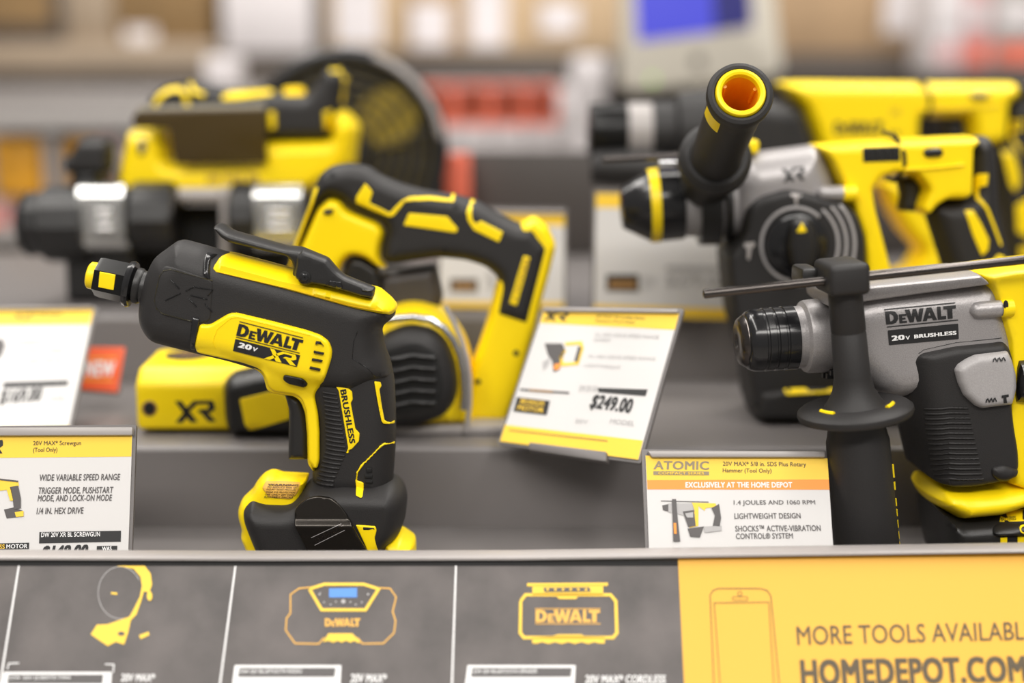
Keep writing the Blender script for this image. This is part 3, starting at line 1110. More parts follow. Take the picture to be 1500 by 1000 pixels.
grip, Hg = puff(sg, fs, 'grip', gr_poly, 0.0225, 0.02, 'rubber', r=8)
foot, Hf = puff(sg, fs, 'foot', [(366, 733), (383, 740), (418, 741), (434, 734), (448, 716), (500, 711), (574, 714), (588, 727), (593, 743), (590, 774), (582, 796), (566, 812), (560, 840), (380, 840), (364, 806), (350, 770), (349, 750)],
                0.036, 0.014, 'rubber', r=10, vmin=0.0, tr=0.028)
lat, Hl = puff(sg, fs, 'foot_frame', [(392, 696), (400, 697), (407, 700), (448, 702), (449, 707), (442, 724), (436, 760), (420, 842), (368, 842), (357, 806), (350, 790), (352, 778), (347, 762), (346, 750), (351, 736), (367, 721), (373, 710), (382, 700)],
               0.019, 0.007, 'yellow', r=5, vmin=0.0, tr=0.012)
tail, Ht = puff(sg, fs, 'foot_tail', [(560, 775), (590, 777), (609, 790), (610, 812), (606, 842), (560, 842)], 0.026, 0.008, 'yellow', r=5, vmin=0.0)
o, _ = drape(sg, fs, 'warning_label', [(390, 703), (405, 704), (441, 706), (436, 722), (425, 731), (394, 728), (384, 714)], Hl, 0.0010, 'p_amber')
wl = Ink(fs, lambda Q: Hl(Q) + 0.0010, 0.0004)
for k in range(6):
    y = 708 + 3.6 * k
    wl.text(['WARNING', 'TO REDUCE RISK OF', 'INJURY READ MANUAL', 'WEAR EYE PROTECTION', 'USE ONLY 20V MAX', 'BATTERY PACKS'][k], ((393 - k, y), (438 - k * 1.6, y + 0.8), (437 - k * 1.6, y + 3.4), (392 - k, y + 2.6)), 'p_black', 0.02 if k else 0.05)
sub(wl.done(sg, 'lettering'), o)

# yellow trigger guard and side panel in one piece
pan_poly = [(293, 474), (308, 475), (335, 459), (345, 457), (400, 470), (450, 483), (470, 490), (482, 499), (487, 512), (486, 524), (479, 546), (474, 560), (465, 571), (461, 580), (466, 606), (468, 632), (468, 674), (465, 685), (460, 685), (452, 674), (451, 632), (448, 600), (442, 584), (433, 577), (402, 573), (393, 567), (390, 556), (386, 545), (377, 538), (353, 530), (338, 527), (289, 516), (286, 508)]


def Hbody(Q):
    return np.maximum.reduce([Hh(Q), Hg(Q), np.full(len(Q), 0.012)])


def Hpan(Q):
    # the strap in front of the grip steps back from the side panel
    v = Q[:, 1]
    v0, v1 = fs.l(440, 585, 0.02)[1], fs.l(440, 545, 0.02)[1]
    k = np.clip((v - v0) / (v1 - v0), 0, 1)
    k = k * k * (3 - 2 * k)
    return 0.0165 * (1 - k) + np.maximum(Hh(Q), 0.024) * k


panel, Hp = drape(sg, fs, 'side_panel', pan_poly, Hpan, 0.0036, 'yellow', R=0.0026, r=5)
puff(sg, fs, 'trigger_guard', [(300, 480), (440, 490), (474, 556), (462, 574), (466, 606), (468, 632), (468, 674), (465, 685), (460, 685), (452, 674), (451, 632), (448, 600), (442, 584), (434, 577), (402, 573), (393, 567), (390, 556), (387, 545), (378, 538), (353, 529), (338, 525), (300, 516)], 0.0172, 0.004, 'yellow', r=5)
puff(sg, fs, 'trigger', [(398, 568), (418, 576), (424, 598), (423, 671), (455, 671), (456, 632), (452, 600), (445, 580), (430, 570)], 0.0115, 0.006, 'black', r=4)
# raised rim line of the side panel
rimP = [(316, 510), (312, 500), (318, 482), (338, 466), (348, 464), (455, 491)]
o, _ = drape(sg, fs, 'panel_seam', stroke(fs.on_many(rimP, Hp)[0], 1.0 * K), Hp, 0.0006, 'yellow', local=True, r=1)
sub(o, panel)
ik = Ink(fs, Hp, 0.0005)
ik.lines([(351, 470.5), (444, 494.5)], 1.3, 'p_black')
ik.logo(((350.5, 473.5), (445, 498), (439.5, 514), (346, 491)), 'p_black')
ik.lines([(346, 493.2), (439, 516.8)], 1.3, 'p_black')
ik.poly([(345, 496), (440, 520), (435, 537), (341.5, 513.5)], 'p_black')
ik.text('20', ((350, 500.2), (370, 505.2), (368.5, 512.8), (348.5, 508)), 'p_white', 0.05, 0.1, 2)
ik.text('V', ((371.5, 507.5), (378.5, 509.2), (376.8, 515), (370, 513.2)), 'p_white', 0.03, 0.1, 2)
ik.xr(((396, 509.5), (434.5, 519.5), (434, 535.5), (387, 524.5)), 'yellow', 2)
sub(ik.done(sg, 'lettering'), panel)
o, _ = drape(sg, fs, 'vent_slot', [[(463, 499), (470, 500), (475, 507), (462, 504)], [(460, 513), (475, 516), (474.5, 519), (459.5, 516.5)], [(457.5, 524), (473, 527), (472, 530), (456.5, 527.5)], [(454.5, 536), (470, 539.5), (469, 543), (453.5, 539.5)]], Hp, 0.0019, 'deep', r=0.6, R=0.0003)
sub(o, panel)
o, Hb_ = drape(sg, fs, 'direction_button', rnd([(416, 548), (445, 554), (452, 562), (447, 568), (422, 562), (414, 555)], 6), lambda Q: Hpan(Q) + 0.0036, 0.0026, 'gloss', r=4, R=0.0015)
# front gear case: raised plate, seam and embossed letters
o, Hgp = drape(sg, fs, 'gear_case_plate', [(240, 389), (258, 392), (312, 411), (308, 470), (290, 474), (240, 462), (229, 452), (226, 440), (233, 402)], Hh, 0.0007, 'rubber', r=8, R=0.0012)
seam = [(312, 411), (250, 394), (240, 396), (234, 404), (226, 440), (229, 452), (238, 459), (292, 473)]
s_, _ = drape(sg, fs, 'seam', stroke(fs.on_many(seam, Hh)[0], 1.1 * K), Hgp, 0.0006, 'seam', local=True, r=1)
sub(s_, o)
emb = [[(250, 409), (263, 423)], [(242, 440), (265, 429)], [(272, 426), (284, 420), (313, 424), (304, 433)], [(279, 432), (304, 438)], [(277, 437), (288, 449)], [(300, 444), (311, 457)]]
s_, _ = drape(sg, fs, 'embossed_letters', [stroke(q, 1.6) for q in emb], Hgp, 0.0009, 'gloss', r=0.5, R=0.0005)
sub(s_, o)
drape(sg, fs, 'strap', [[(303, 369), (320, 372), (309, 380), (308, 410), (297, 402), (299, 380)], [(282, 463), (294, 466), (288, 512), (280, 512)]], Hh, 0.0022, 'gloss', r=2)
# ribbing of tiny dashes along the side
dash = []
for k in range(46):
    x = 312 + k * 3.3
    y = 424 + k * 0.92
    if 9 < (k % 16) < 12:
        continue
    n = 3 if k < 34 else 2
    for j in range(n):
        dash.append(stroke([(x + j * 0.6 + 2, y + 6 + 5.5 * j), (x + j * 0.6 + 1.2, y + 10 + 5.5 * j)], 1.0))
drape(sg, fs, 'grip_texture', dash, Hh, 0.0004, 'rubber', r=0.3)
# top cover
cov, Hc = puff(sg, fs, 'top_cover', [(328, 369), (312, 379), (310, 399), (312, 411), (316, 401), (420, 426), (510, 451), (530, 456), (560, 460), (577, 459), (583, 448), (573, 436), (556, 422), (500, 409), (426, 393), (340, 370)], 0.0305, 0.013, 'yellow', r=5)
s_, _ = drape(sg, fs, 'cover_seam', stroke(fs.on_many([(318, 398), (420, 422), (510, 447), (560, 456)], Hc)[0], 1.2 * K), Hc, 0.0005, 'yellow_rubber', local=True, r=1)
sub(s_, cov)
# hook on top
hk, Hk = puff(sg, fs, 'bit_hook', [(315, 331), (320, 327), (328, 329), (341, 338), (380, 349), (420, 360), (441, 362), (480, 378), (496, 397), (505, 404), (550, 422), (547, 439), (530, 436), (507, 429), (474, 420), (456, 417), (448, 420), (440, 417), (432, 409), (429, 404), (432, 389), (430, 380), (422, 373), (390, 366), (338, 353), (326, 345)], 0.0165, 0.003, 'black', r=4)
hp_, Hk = puff(sg, fs, 'hook_plate', [(429, 404), (432, 389), (433, 376), (443, 367), (478, 380), (494, 398), (505, 406), (549, 423), (546, 438), (530, 436), (507, 429), (474, 420), (456, 417), (448, 420), (440, 417), (432, 409)], 0.0085, 0.003, 'black', w=0.024, r=3, tr=0.0325)
sub(drape(sg, fs, 'screw_recess', circ(446.5, 406, 9), Hk, 0.0012, 'deep', r=1, R=0.0004)[0], hp_)
s_, Hs = drape(sg, fs, 'screw', circ(446.5, 406, 6.8), Hk, 0.0022, 'gloss', r=1)
c_ = Ink(fs, lambda Q: Hk(Q) + 0.0022, 0.0003)
c_.lines([(442, 404), (451, 408)], 1.6, 'deep')
c_.lines([(444.5, 410), (448.5, 402)], 1.6, 'deep')
sub(c_.done(sg, 'cross_slot'), s_)
drape(sg, fs, 'hook_recess', [(474, 419), (484, 410), (500, 412), (506, 426)], Hk, 0.0012, 'gloss', r=2)
drape(sg, fs, 'hook_end_cap', [(530, 422), (549, 424), (545, 438), (528, 434)], Hk, 0.0014, 'gloss', r=2)
# nose: yellow collar, black hex sleeve, neck
nA, nB = fs.l(131, 402.5), fs.l(216, 421.5)
ax = (nB - nA) / np.linalg.norm(nB - nA)
nd = (ax[0], 0, ax[1])


def nose(name, prof, m, **k):
    return lathe(sg, name, (nA[0], 0, nA[1]), nd, [(s * K, r * K) for s, r in prof], m, **k)


nose('nose_neck', [(54, 20), (66, 22), (70, 27), (76, 27), (80, 24), (100, 26)], 'black')
nose('nose_flange', [(56, 24), (57, 33), (62, 35), (66, 33), (67, 24)], 'gloss')
nose('nose_sleeve', [(11, 19), (12, 28.5), (18, 30), (57, 30.5), (58, 20)], 'sleeve', n=6, sharp=20, phase=math.pi / 6)
nose('nose_collar', [(-2, 14), (-1.5, 17), (1, 20), (10, 20.5), (14, 20), (15, 14)], 'yellow')
o, _ = drape(sg, fs, 'nose_window', [(146, 397.5), (169.5, 402), (166.5, 425), (144, 420.5)], 26.3 * K, 0.0006, 'yellow', r=1)
# grip details
rib = []
for k in range(23):
    y0 = 574 + 6.3 * k
    if k < 14:
        xl, xr = 474 + 0.25 * k - (2 if k < 2 else 0), 494 + 1.05 * k
    else:
        xl, xr = 477 - 1.9 * (k - 13), 508 - 2.6 * (k - 13)
    xl, xr = max(xl, 463), max(xr, 489)
    rib.append(stroke([(xl, y0), (xr, y0 + (xr - xl) * 0.17)], 3.4))
drape(sg, fs, 'ribbed_grip', rib, Hg, 0.0011, 'rubber', r=1, R=0.0008)
o, Hbd = drape(sg, fs, 'badge', [(490, 563), (510, 568), (516, 573), (517, 585), (514, 590), (521, 628), (527, 634), (526, 646), (510, 663.5), (507, 663), (510, 656), (496, 572)], Hg, 0.0011, 'yellow', r=2, R=0.0006)
bt = Ink(fs, Hbd, 0.0003)
bt.text('BRUSHLESS', ((507, 569.5), (520.8, 648.5), (512.3, 649.5), (498.2, 571)), 'p_black', 0.035)
sub(bt.done(sg, 'lettering'), o)
drape(sg, fs, 'yellow_trim', [[(548, 558), (557.5, 559), (559, 565), (556, 570), (559.5, 595), (563.5, 615.5), (578.5, 615), (578.5, 619), (562, 620.5), (559, 617), (553, 588)],
                              [(578.5, 649), (564, 651), (557, 656), (531, 683), (524.5, 692), (523, 703), (529, 705), (533, 707), (531, 728), (528, 729), (521, 725), (520.5, 704), (522, 691), (528, 681), (556, 653), (563, 648), (578.5, 645.5)]], lambda Q: np.maximum(Hg(Q), Hf(Q)), 0.0013, 'yellow', r=1.5, R=0.0007)
drape(sg, fs, 'rear_vent', [[(536, 685), (545, 684), (545.5, 691), (537, 692)], [(534, 694), (546, 694), (546, 700), (534, 700)], [(535, 703), (546, 703), (546, 708), (535, 707)]], Hg, 0.0010, 'deep', r=1, R=0.0004)
drape(sg, fs, 'grip_seam', stroke(fs.on_many([(524, 485), (518, 500), (516, 525), (524, 530), (540, 540), (550, 552)], lambda Q: np.maximum(Hh(Q), Hg(Q)))[0], 1.2 * K), lambda Q: np.maximum(Hh(Q), Hg(Q)), 0.0004, 'gloss', local=True, r=1)
drape(sg, fs, 'latch', [(521, 768), (550, 770), (552, 776), (549, 788), (557, 812), (558, 822), (543, 822), (536, 800)], Hf, 0.0012, 'yellow', r=2)
drape(sg, fs, 'latch_slot', [(531.5, 771.5), (548, 772.5), (549, 776), (532, 776)], lambda Q: Hf(Q) + 0.001, 0.0005, 'deep', r=1)
# belt hook of bent steel on the foot
bh = [(431, 764), (432, 746), (438, 738), (450, 729), (466, 725.5), (484, 728), (498, 738), (507, 750), (516, 768), (528, 790), (541, 810), (546, 818), (455, 818), (447, 800), (442, 790), (434, 774)]


def Hbh(Q):
    v = Q[:, 1]
    vb = fs.l(470, 766, 0.04)[1]
    k = np.clip((v - vb + .002) / .0045, 0, 1)
    return 0.0405 - 0.0042 * k * k * (3 - 2 * k) - np.clip(v - vb - .002, 0, 1) * 0.10 - np.clip(vb - v, 0, 1) * 0.05


s_, Hbelt = drape(sg, fs, 'belt_hook', bh, Hbh, 0.0016, 'blacksteel', R=0.0009, r=6, g=K * 2.5)
e = Ink(fs, Hbelt, 0.0002)
e.lines([(456, 787), (500, 766.5)], 0.8, 'lightgrey')
e.lines([(461, 798), (505, 776)], 0.8, 'lightgrey')
e.logo(((459.5, 788.5), (503, 768), (505.5, 774), (463, 795)), 'darksteel')
sub(e.done(sg, 'engraving'), s_)

# ================================================================== front right rotary hammer
fa = Frame((atY(1330, 640, 1.075)[0], 1.075, Z1 + .0006), 5)
ha = thing('rotary_hammer', 'grey and yellow rotary hammer at front right with straight depth rod', 'rotary hammer', fa, 'rotary hammers on the display')
K = fa.scale
gA, gB = fa.l(1225, 452, .03), fa.l(1446, 414, .03)
gdir = (gB - gA) / np.linalg.norm(gB - gA)


def ledge(Q, h):
    d = (Q - gA) @ np.array([-gdir[1], gdir[0]]) - .0012
    k = np.clip(-d / 0.016, 0, 1)
    return np.minimum(h, 0.034 * (0.76 + 0.24 * np.sqrt(1 - (1 - k) ** 2)))


case, Ha = puff(ha, fa, 'gear_case', [(1215, 430), (1266, 418), (1434, 401.5), (1447, 411), (1452, 424), (1464, 460), (1474, 498), (1490, 530), (1440, 570), (1332, 572), (1302, 578), (1270, 570), (1238, 545), (1218, 520), (1212, 460)], 0.034, 0.022, 'grey', r=10, hmod=ledge, p=2.4, g=K * 5)
sub(puff(ha, fa, 'top_ridge', [(1213, 430), (1266, 416), (1434, 399.5), (1447, 410), (1449, 417), (1440, 419), (1350, 431), (1266, 443), (1216, 452)], 0.0362, 0.003, 'grey', r=4, tr=.03, p=2.6)[0], case)
rear, Hy = puff(ha, fa, 'rear_housing', [(1434, 400), (1480, 392), (1600, 378), (1600, 760), (1480, 712), (1466, 650), (1474, 560), (1472, 500), (1461, 460), (1449, 424)], 0.0355, 0.005, 'yellow', r=5, tr=.03)
puff(ha, fa, 'rear_handle', [(1580, 382), (1660, 372), (1720, 390), (1740, 560), (1700, 720), (1600, 760), (1596, 700), (1660, 640), (1668, 480), (1590, 440)], 0.021, 0.016, 'rubber', r=16)
bL0, bL1 = fa.l(1330, 575, .0385), fa.l(1357, 688, .0385)


def bround(Q, h):
    uL = bL0[0] + (Q[:, 1] - bL0[1]) * (bL1[0] - bL0[0]) / (bL1[1] - bL0[1])
    k = np.clip((Q[:, 0] - uL) / 0.028, 0, 1)
    return np.minimum(h, 0.0405 * np.sqrt(np.maximum(1 - (1 - k) ** 2, 0)))


boot, Hb = puff(ha, fa, 'motor_boot', [(1330, 572), (1338, 541), (1344, 523), (1353, 516), (1400, 506), (1474, 498.5), (1485, 510), (1490, 530), (1488, 596), (1491, 624), (1497, 660), (1498, 686), (1491, 700), (1468, 711), (1430, 718), (1400, 719), (1380, 713), (1362, 698), (1356, 684), (1344, 636), (1337, 600)], 0.0405, 0.010, 'rubber', r=9, tr=.0385, p=4, hmod=bround)
base, Hz = puff(ha, fa, 'base_ring', [(1347, 715), (1361, 698), (1400, 700), (1460, 694), (1500, 690), (1600, 684), (1600, 740), (1500, 730), (1470, 733), (1440, 743), (1386, 748), (1354, 729)], 0.0425, 0.012, 'yellow', r=5)
batt, Hq = puff(ha, fa, 'battery_mount', [(1354, 726), (1386, 742), (1440, 738), (1470, 728), (1500, 724), (1600, 726), (1600, 850), (1380, 850), (1368, 812), (1360, 775)], 0.0415, 0.012, 'black', r=6, vmin=0.0)
ribs = []
for k in range(15):
    y = 597 + 7.4 * k
    xl = 1352 + 0.9 * k if k < 12 else 1363 + 3.5 * (k - 12)
    ribs.append(stroke([(xl, y + 1.5), (1390, y), (1418 + 1.6 * k, y + 0.4)], 3.4))
s_, _ = drape(ha, fa, 'ribbed_grip', ribs, Hb, 0.0011, 'rubber', r=1, R=0.0008)
sub(s_, boot)
s_, _ = drape(ha, fa, 'boot_bump', [(1452, 684), (1470, 680), (1490, 679), (1491, 694), (1482, 702), (1462, 703), (1452, 696)], Hb, 0.004, 'rubber', r=5, R=0.006)
sub(s_, boot)
sel, Hs = drape(ha, fa, 'selector_cover', [(1397, 541), (1402, 533), (1414, 525), (1427, 519), (1474, 513), (1480, 526), (1486, 546), (1487, 566), (1484, 580), (1480, 591), (1436, 597), (1426, 593), (1410, 578), (1402, 560)], lambda Q: np.maximum(Hb(Q), .0395), 0.007, 'lightgrey', R=0.006, r=3)
g_ = Ink(fa, Hs, 0.0007)
for x0, y0, kx in ((1454, 523.5, 1), (1443.5, 583, .85)):
    for j in range(3):
        g_.lines([(x0 + 6.2 * j * kx, y0 + 6 - j * .5), (x0 + (1 + 6.2 * j) * kx, y0 + 2 - j * .5), (x0 + (3 + 6.2 * j) * kx, y0 + 0.5 - j * .5), (x0 + (5.4 + 6.2 * j) * kx, y0 + 5.5 - j * .5)], 1.7, 'p_black')
g_.poly([(1466.5, 578.5), (1476, 576.5), (1476.5, 580), (1473, 581), (1473.5, 589), (1469, 589.5), (1469, 582), (1466, 582)], 'p_black')
sub(g_.done(ha, 'icons'), sel)
dl = fa.l(1484, 556, 0.03)
lathe_u(ha, fa, 'selector_knob', dl[0], dl[1], 0.031, [(0, .012), (.001, .0165), (.012, .0175), (.024, .0165), (.025, .01)], 'gloss', n=20, sharp=20)
# screw boss
b0 = fa.on(1420, 455, lambda Q: Ha(Q))
lathe_u(ha, fa, 'screw_boss', b0[0], b0[1], 0.0335, [(0, .001), (.001, .003), (.0035, .0056), (.0065, .0062), (.024, .0064)], 'grey', slope=0.06, n=24)
lathe_u(ha, fa, 'screw_socket', b0[0] + .0235, b0[1] + .0014, 0.035, [(0, .0058), (.001, .0066), (.0085, .0066), (.009, .0055), (.0068, .0042), (.006, .0001)], 'yellow', slope=0.06, n=24, cap=False)
s2_, _ = drape(ha, fa, 'screw_hole', circ(1473.5, 447, 3.4, 7.5), lambda Q: np.full(len(Q), 0.0405), 0.0008, 'deep', r=0.5)
ik = Ink(fa, Ha, 0.0005)
ik.lines([(1295, 453), (1399, 443)], 1.5, 'p_black')
ik.logo(((1296, 456), (1399.5, 446.5), (1400.5, 465.5), (1298, 475)), 'p_black')
ik.lines([(1299, 478.5), (1403, 468.3)], 1.5, 'p_black')
ik.poly([(1300, 483.5), (1403, 473.5), (1404, 496), (1302, 505)], 'p_black', r=1.5)
ik.text('20', ((1304.6, 491.2), (1324, 489.4), (1324.5, 497), (1305.5, 498.8)), 'p_white', 0.05, 0, 2)
ik.text('V', ((1325.5, 491.8), (1332, 491), (1332, 496.6), (1325.8, 497.2)), 'p_white', 0.03, 0, 2)
ik.text('BRUSHLESS', ((1338, 489.6), (1400, 483.8), (1400.2, 489.4), (1338.3, 495.2)), 'p_white', 0.05, 0, 2)
sub(ik.done(ha, 'lettering'), case)
s_, _ = drape(ha, fa, 'case_groove', stroke(fa.on_many([(1345, 518), (1353, 512), (1400, 501.5), (1467, 494.5)], Ha)[0], 1.2 * K), Ha, 0.0004, 'p_black', local=True, r=1)
sub(s_, case)
s_, Hst = drape(ha, fa, 'battery_sticker', [(1464, 764), (1466, 756), (1473, 749), (1484, 746), (1500, 745), (1500, 763)], Hq, 0.0010, 'yellow', r=1)
bt = Ink(fa, Hst, 0.0003)
bt.text('BATTERIES', ((1466, 757), (1488, 755), (1488, 761), (1466, 763)), 'p_black', 0.02)
bt.lines([(1499, 746), (1499.5, 764)], 3, 'p_black')
sub(bt.done(ha, 'lettering'), s_)
drape(ha, fa, 'latch_button', [(1454, 772), (1460, 767), (1520, 764), (1520, 782), (1460, 784), (1453, 780)], Hq, 0.005, 'black', r=4, R=0.003)
drape(ha, fa, 'latch_mark', stroke(circ(1500, 775, 5.5, n=16) + [(1505.5, 775)], 2.2), lambda Q: Hq(Q) + 0.0048, 0.0006, 'yellow', r=0.5)
drape(ha, fa, 'yellow_lock_tab', [[(1465, 787), (1475, 786), (1475, 800), (1465, 800)], [(1490, 785), (1510, 784), (1510, 800), (1490, 800)]], Hq, 0.0008, 'yellow', r=0.5)
# chuck along the hammer axis
ca, cb = fa.l(1083, 500), fa.l(1158, 496)
v0 = ca[1]
u0 = ca[0]
SA = math.atan2(fa.l(1230, 489)[1] - ca[1], fa.l(1230, 489)[0] - ca[0])
k2 = K * 0.965
L1 = cb[0] - u0
ch = lathe_u(ha, fa, 'chuck_sleeve', u0, v0, 0, [(.003, .012), (.004, .0200), (.006, .0222), (.0095, .0236), (.013, .0240), (.016, .0242), (.0165, .0236), (.018, .0236), (.0185, .0243), (.0235, .0243), (.024, .0236), (.0255, .0236), (.026, .0244), (.031, .0244), (.0315, .0238), (.033, .0238), (.0335, .0246), (L1 + .002, .0247), (L1 + .002, .018)], 'gloss', slope=SA)
lathe_u(ha, fa, 'chuck_face', u0, v0, 0, [(.0, .0042), (-.0022, .0062), (-.0022, .013), (-.0005, .0172), (.003, .0198), (.006, .0195)], 'darksteel', cap=False, slope=SA)
lathe_u(ha, fa, 'bit_hole', u0, v0, 0, [(-.0006, .0001), (-.0003, .0045), (.004, .0045)], 'deep', n=20, slope=SA)
cc = fa.l(1222, 495)[0] - u0
lathe_u(ha, fa, 'nose_collar', u0, v0, 0, [(L1, .02), (L1 + .001, .0235), (L1 + .008, .024), (L1 + .010, .0272), (L1 + .012, .0280), (cc - .012, .0284), (cc + .02, .03)], 'grey', n=40, sharp=25, slope=SA)
lathe_u(ha, fa, 'handle_band', u0, v0, 0, [(cc - .0035, .0285), (cc - .0035, .034), (cc - .001, .0345), (cc + .012, .0345), (cc + .013, .034), (cc + .013, .0285)], 'black', slope=SA)
teeth = []
bm = None
for k in range(20):
    a = 2 * math.pi * k / 20
    teeth.append((u0 + cc - .005, v0 + cc * math.tan(SA) + .0318 * math.sin(a), .0318 * math.cos(a)))
tv, tf = [], []
for x, z, w in teeth:
    n = len(tv)
    for dx in (-.003, .003):
        for dz in (-.002, .002):
            for dw in (-.002, .002):
                tv.append((x + dx, -(w + dw), z + dz))
    tf += [[n + a for a in q] for q in ((0, 1, 3, 2), (4, 6, 7, 5), (0, 4, 5, 1), (2, 3, 7, 6), (0, 2, 6, 4), (1, 5, 7, 3))]
o = mesh_obj('band_teeth', tv, tf, 'black', ha, smooth=False)
fix_normals(o)
# side handle, hanging in front of the nose
WH = 0.052
pt, pm, pb = fa.l(1239, 440, WH), fa.l(1254, 597, WH), fa.l(1269, 795, WH)
hd = (pb - pt) / np.linalg.norm(pb - pt)
hA = (pt[0], -WH, pt[1])
hdir = (hd[0], 0, hd[1])


def hs(px, py):
    q = fa.l(px, py, WH) - pt
    return float(q @ hd)


s_fl = hs(1254, 599)
kk = fa.scale * 0.953
hcol = lathe(ha, 'handle_stem', hA, hdir, [(hs(1238, 425), 25 * kk), (hs(1240, 484), 25.5 * kk), (hs(1240, 485), 24.8 * kk), (hs(1240, 487), 24.8 * kk), (hs(1240, 488), 25.5 * kk), (s_fl - 50 * kk, 27 * kk), (s_fl - 30 * kk, 31 * kk), (s_fl - 14 * kk, 40 * kk), (s_fl - 4 * kk, 48 * kk)], 'rubber')
lathe(ha, 'handle_flange', hA, hdir, [(s_fl - 8 * kk, 50 * kk), (s_fl - 8 * kk, 64 * kk), (s_fl - 5 * kk, 80 * kk), (s_fl - 1 * kk, 85 * kk), (s_fl + 4 * kk, 86 * kk), (s_fl + 9 * kk, 84 * kk), (s_fl + 12 * kk, 76 * kk), (s_fl + 14 * kk, 55 * kk), (s_fl + 20 * kk, 44 * kk)], 'rubber', n=64)
s_end = (pt[1] - 0.012) / max(-hd[1], .5)
hgrip = lathe(ha, 'handle_grip', hA, hdir, [(s_fl + 8 * kk, 42 * kk), (s_fl + 26 * kk, 42 * kk), (s_fl + 42 * kk, 45 * kk), (s_fl + 49 * kk, 47 * kk), (hs(1262, 700), 47.5 * kk), (hs(1269, 795), 49 * kk), (s_end - .004, 49 * kk), (s_end - .001, 46 * kk), (s_end, 40 * kk)], 'rubber')
side = Vector((-hd[1], 0, hd[0]))       # across the grip, to the right
base_p = Vector(hA)
dirv = Vector(hdir)
tv, tf = [], []
for k, (sa, sb) in enumerate(((682, 700), (708, 718), (732, 742), (748, 757), (764, 774), (781, 790), (796, 806))):
    a, b = hs(1264, sa), hs(1268, sb)
    n = len(tv)
    for s_ in (a, b):
        for ang in (16, 21):
            c, si = math.cos(math.radians(ang)), math.sin(math.radians(ang))
            for rr in (47 * kk, 49.6 * kk):
                tv.append(base_p + dirv * s_ + side * (rr * c) + Vector((0, -rr * si, 0)))
    tf += [[n + q for q in f] for f in ((0, 1, 3, 2), (4, 6, 7, 5), (0, 4, 5, 1), (2, 3, 7, 6), (0, 2, 6, 4), (1, 5, 7, 3))]
o = mesh_obj('yellow_stitch', tv, tf, 'yellow', ha, smooth=False)
fix_normals(o)
sub(o, hgrip)
for a0, a1 in ((28, 52), (140, 168)):
    pts = []
    for ang in np.linspace(a0, a1, 6):
        c, si = math.cos(math.radians(ang)), math.sin(math.radians(ang))
        pts.append(base_p + dirv * (s_fl - 8.2 * kk) + side * (56 * kk * c) + Vector((0, -56 * kk * si, 0)))
    sub(tube(ha, 'yellow_lock_ring', pts, 0.0017, 'yellow', 8), hgrip)
ct = fa.l(1231, 405, WH)
ang = math.atan2(hd[0], -hd[1])
hb = box(ha, 'clamp_head', (ct[0] + .0015, -WH + .002, ct[1]), (60 * kk, 0.044, 47 * kk), 'rubber', 0.0045, 3, rot=Matrix.Rotation(-ang * 0.6, 3, 'Y'))
box(ha, 'clamp_screw', (ct[0] - .018, -0.026, ct[1] - .002), (0.014, 0.03, 0.013), 'black', 0.003, 2)
# depth rod
r0, r1 = fa.l(1030, 430.5, WH + .004), fa.l(1499, 380.5, WH + .004)
rd_ = (r1 - r0) / np.linalg.norm(r1 - r0)
lathe(ha, 'depth_rod', (r0[0], -(WH + .004), r0[1]), (rd_[0], 0, rd_[1]), [(0, .0024), (.0006, .0032), (.0012, .0034), (.345, .0034), (.346, .003)], 'darksteel', n=24)


# ================================================================== band saw (second step, left of centre)
fb = Frame((atY(560, 640, 1.245)[0], 1.245, Z2 + .0006), 0)
bs = thing('band_saw', 'yellow and black cordless band saw with arched handle behind the screwgun', 'band saw', fb)
K = fb.scale


def bx(px, py, w=0.0):
    q = fb.l(px, py, w)
    return q[0], q[1]


xl, xr = bx(198, 600, .045)[0], bx(440, 600, .045)[0]
zt, zb = bx(276, 545, .045)[1], 0.003
zc = bx(276, 563, .045)[1]
blk, = [prism_x(bs, 'drive_housing', [(-.045, zb), (.05, zb), (.05, zt + .001), (.035, zt + .004), (-.028, zt + .002), (-.045, zc)], xl, xr, 'yellow', 0.006, 3)]
dsc = atZ(276, 521, Z2 + zt + .003) - fb.O
s_ = lathe(bs, 'maker_disc', (dsc[0], dsc[1], zt + .002), (0, 0, 1), [(0, .021), (.0015, .021), (.002, .0195)], 'p_black', n=32)
sub(s_, blk)
dk = []
tv, tf = [], []
for k in range(5):
    a = -0.7 + 0.35 * k
    n = len(tv)
    for dx, dy in ((-.0015, -.011), (.0015, -.011), (.0015, .009), (-.0015, .009)):
        tv.append((dsc[0] - .012 + k * .006 + dx, dsc[1] + dy * (1 - abs(a) * .5), zt + .0045))
    tf.append([n, n + 1, n + 2, n + 3])
sub(mesh_obj('disc_print', tv, tf, 'p_brown', bs, smooth=False), blk)
ik = Ink(fb, 0.0452, 0.0004)
ik.xr(((256, 587), (314, 586), (317, 617), (257, 619)), 'p_black')
sub(ik.done(bs, 'lettering'), blk)
s_, _ = drape(bs, fb, 'screw_rim', circ(219, 598, 12, 12), 0.0445, 0.001, 'p_brown', r=1)
sub(s_, blk)
s_, _ = drape(bs, fb, 'screw_hole', circ(219, 598, 8.5, 9.5), 0.0452, 0.0008, 'deep', r=1)
sub(s_, blk)
d_, Hd = puff(bs, fb, 'blade_cover', [(329, 557), (341, 544), (390, 534), (440, 530), (470, 560), (470, 655), (420, 664), (356, 657), (341, 645), (332, 612)], 0.027, 0.012, 'black', w=0.036, r=14, vmin=0.001)
s_, _ = drape(bs, fb, 'cover_window', [(351, 584), (404, 571), (422, 580), (425, 613), (368, 628), (359, 622)], Hd, 0.0008, 'yellow', r=3)
sub(s_, d_)
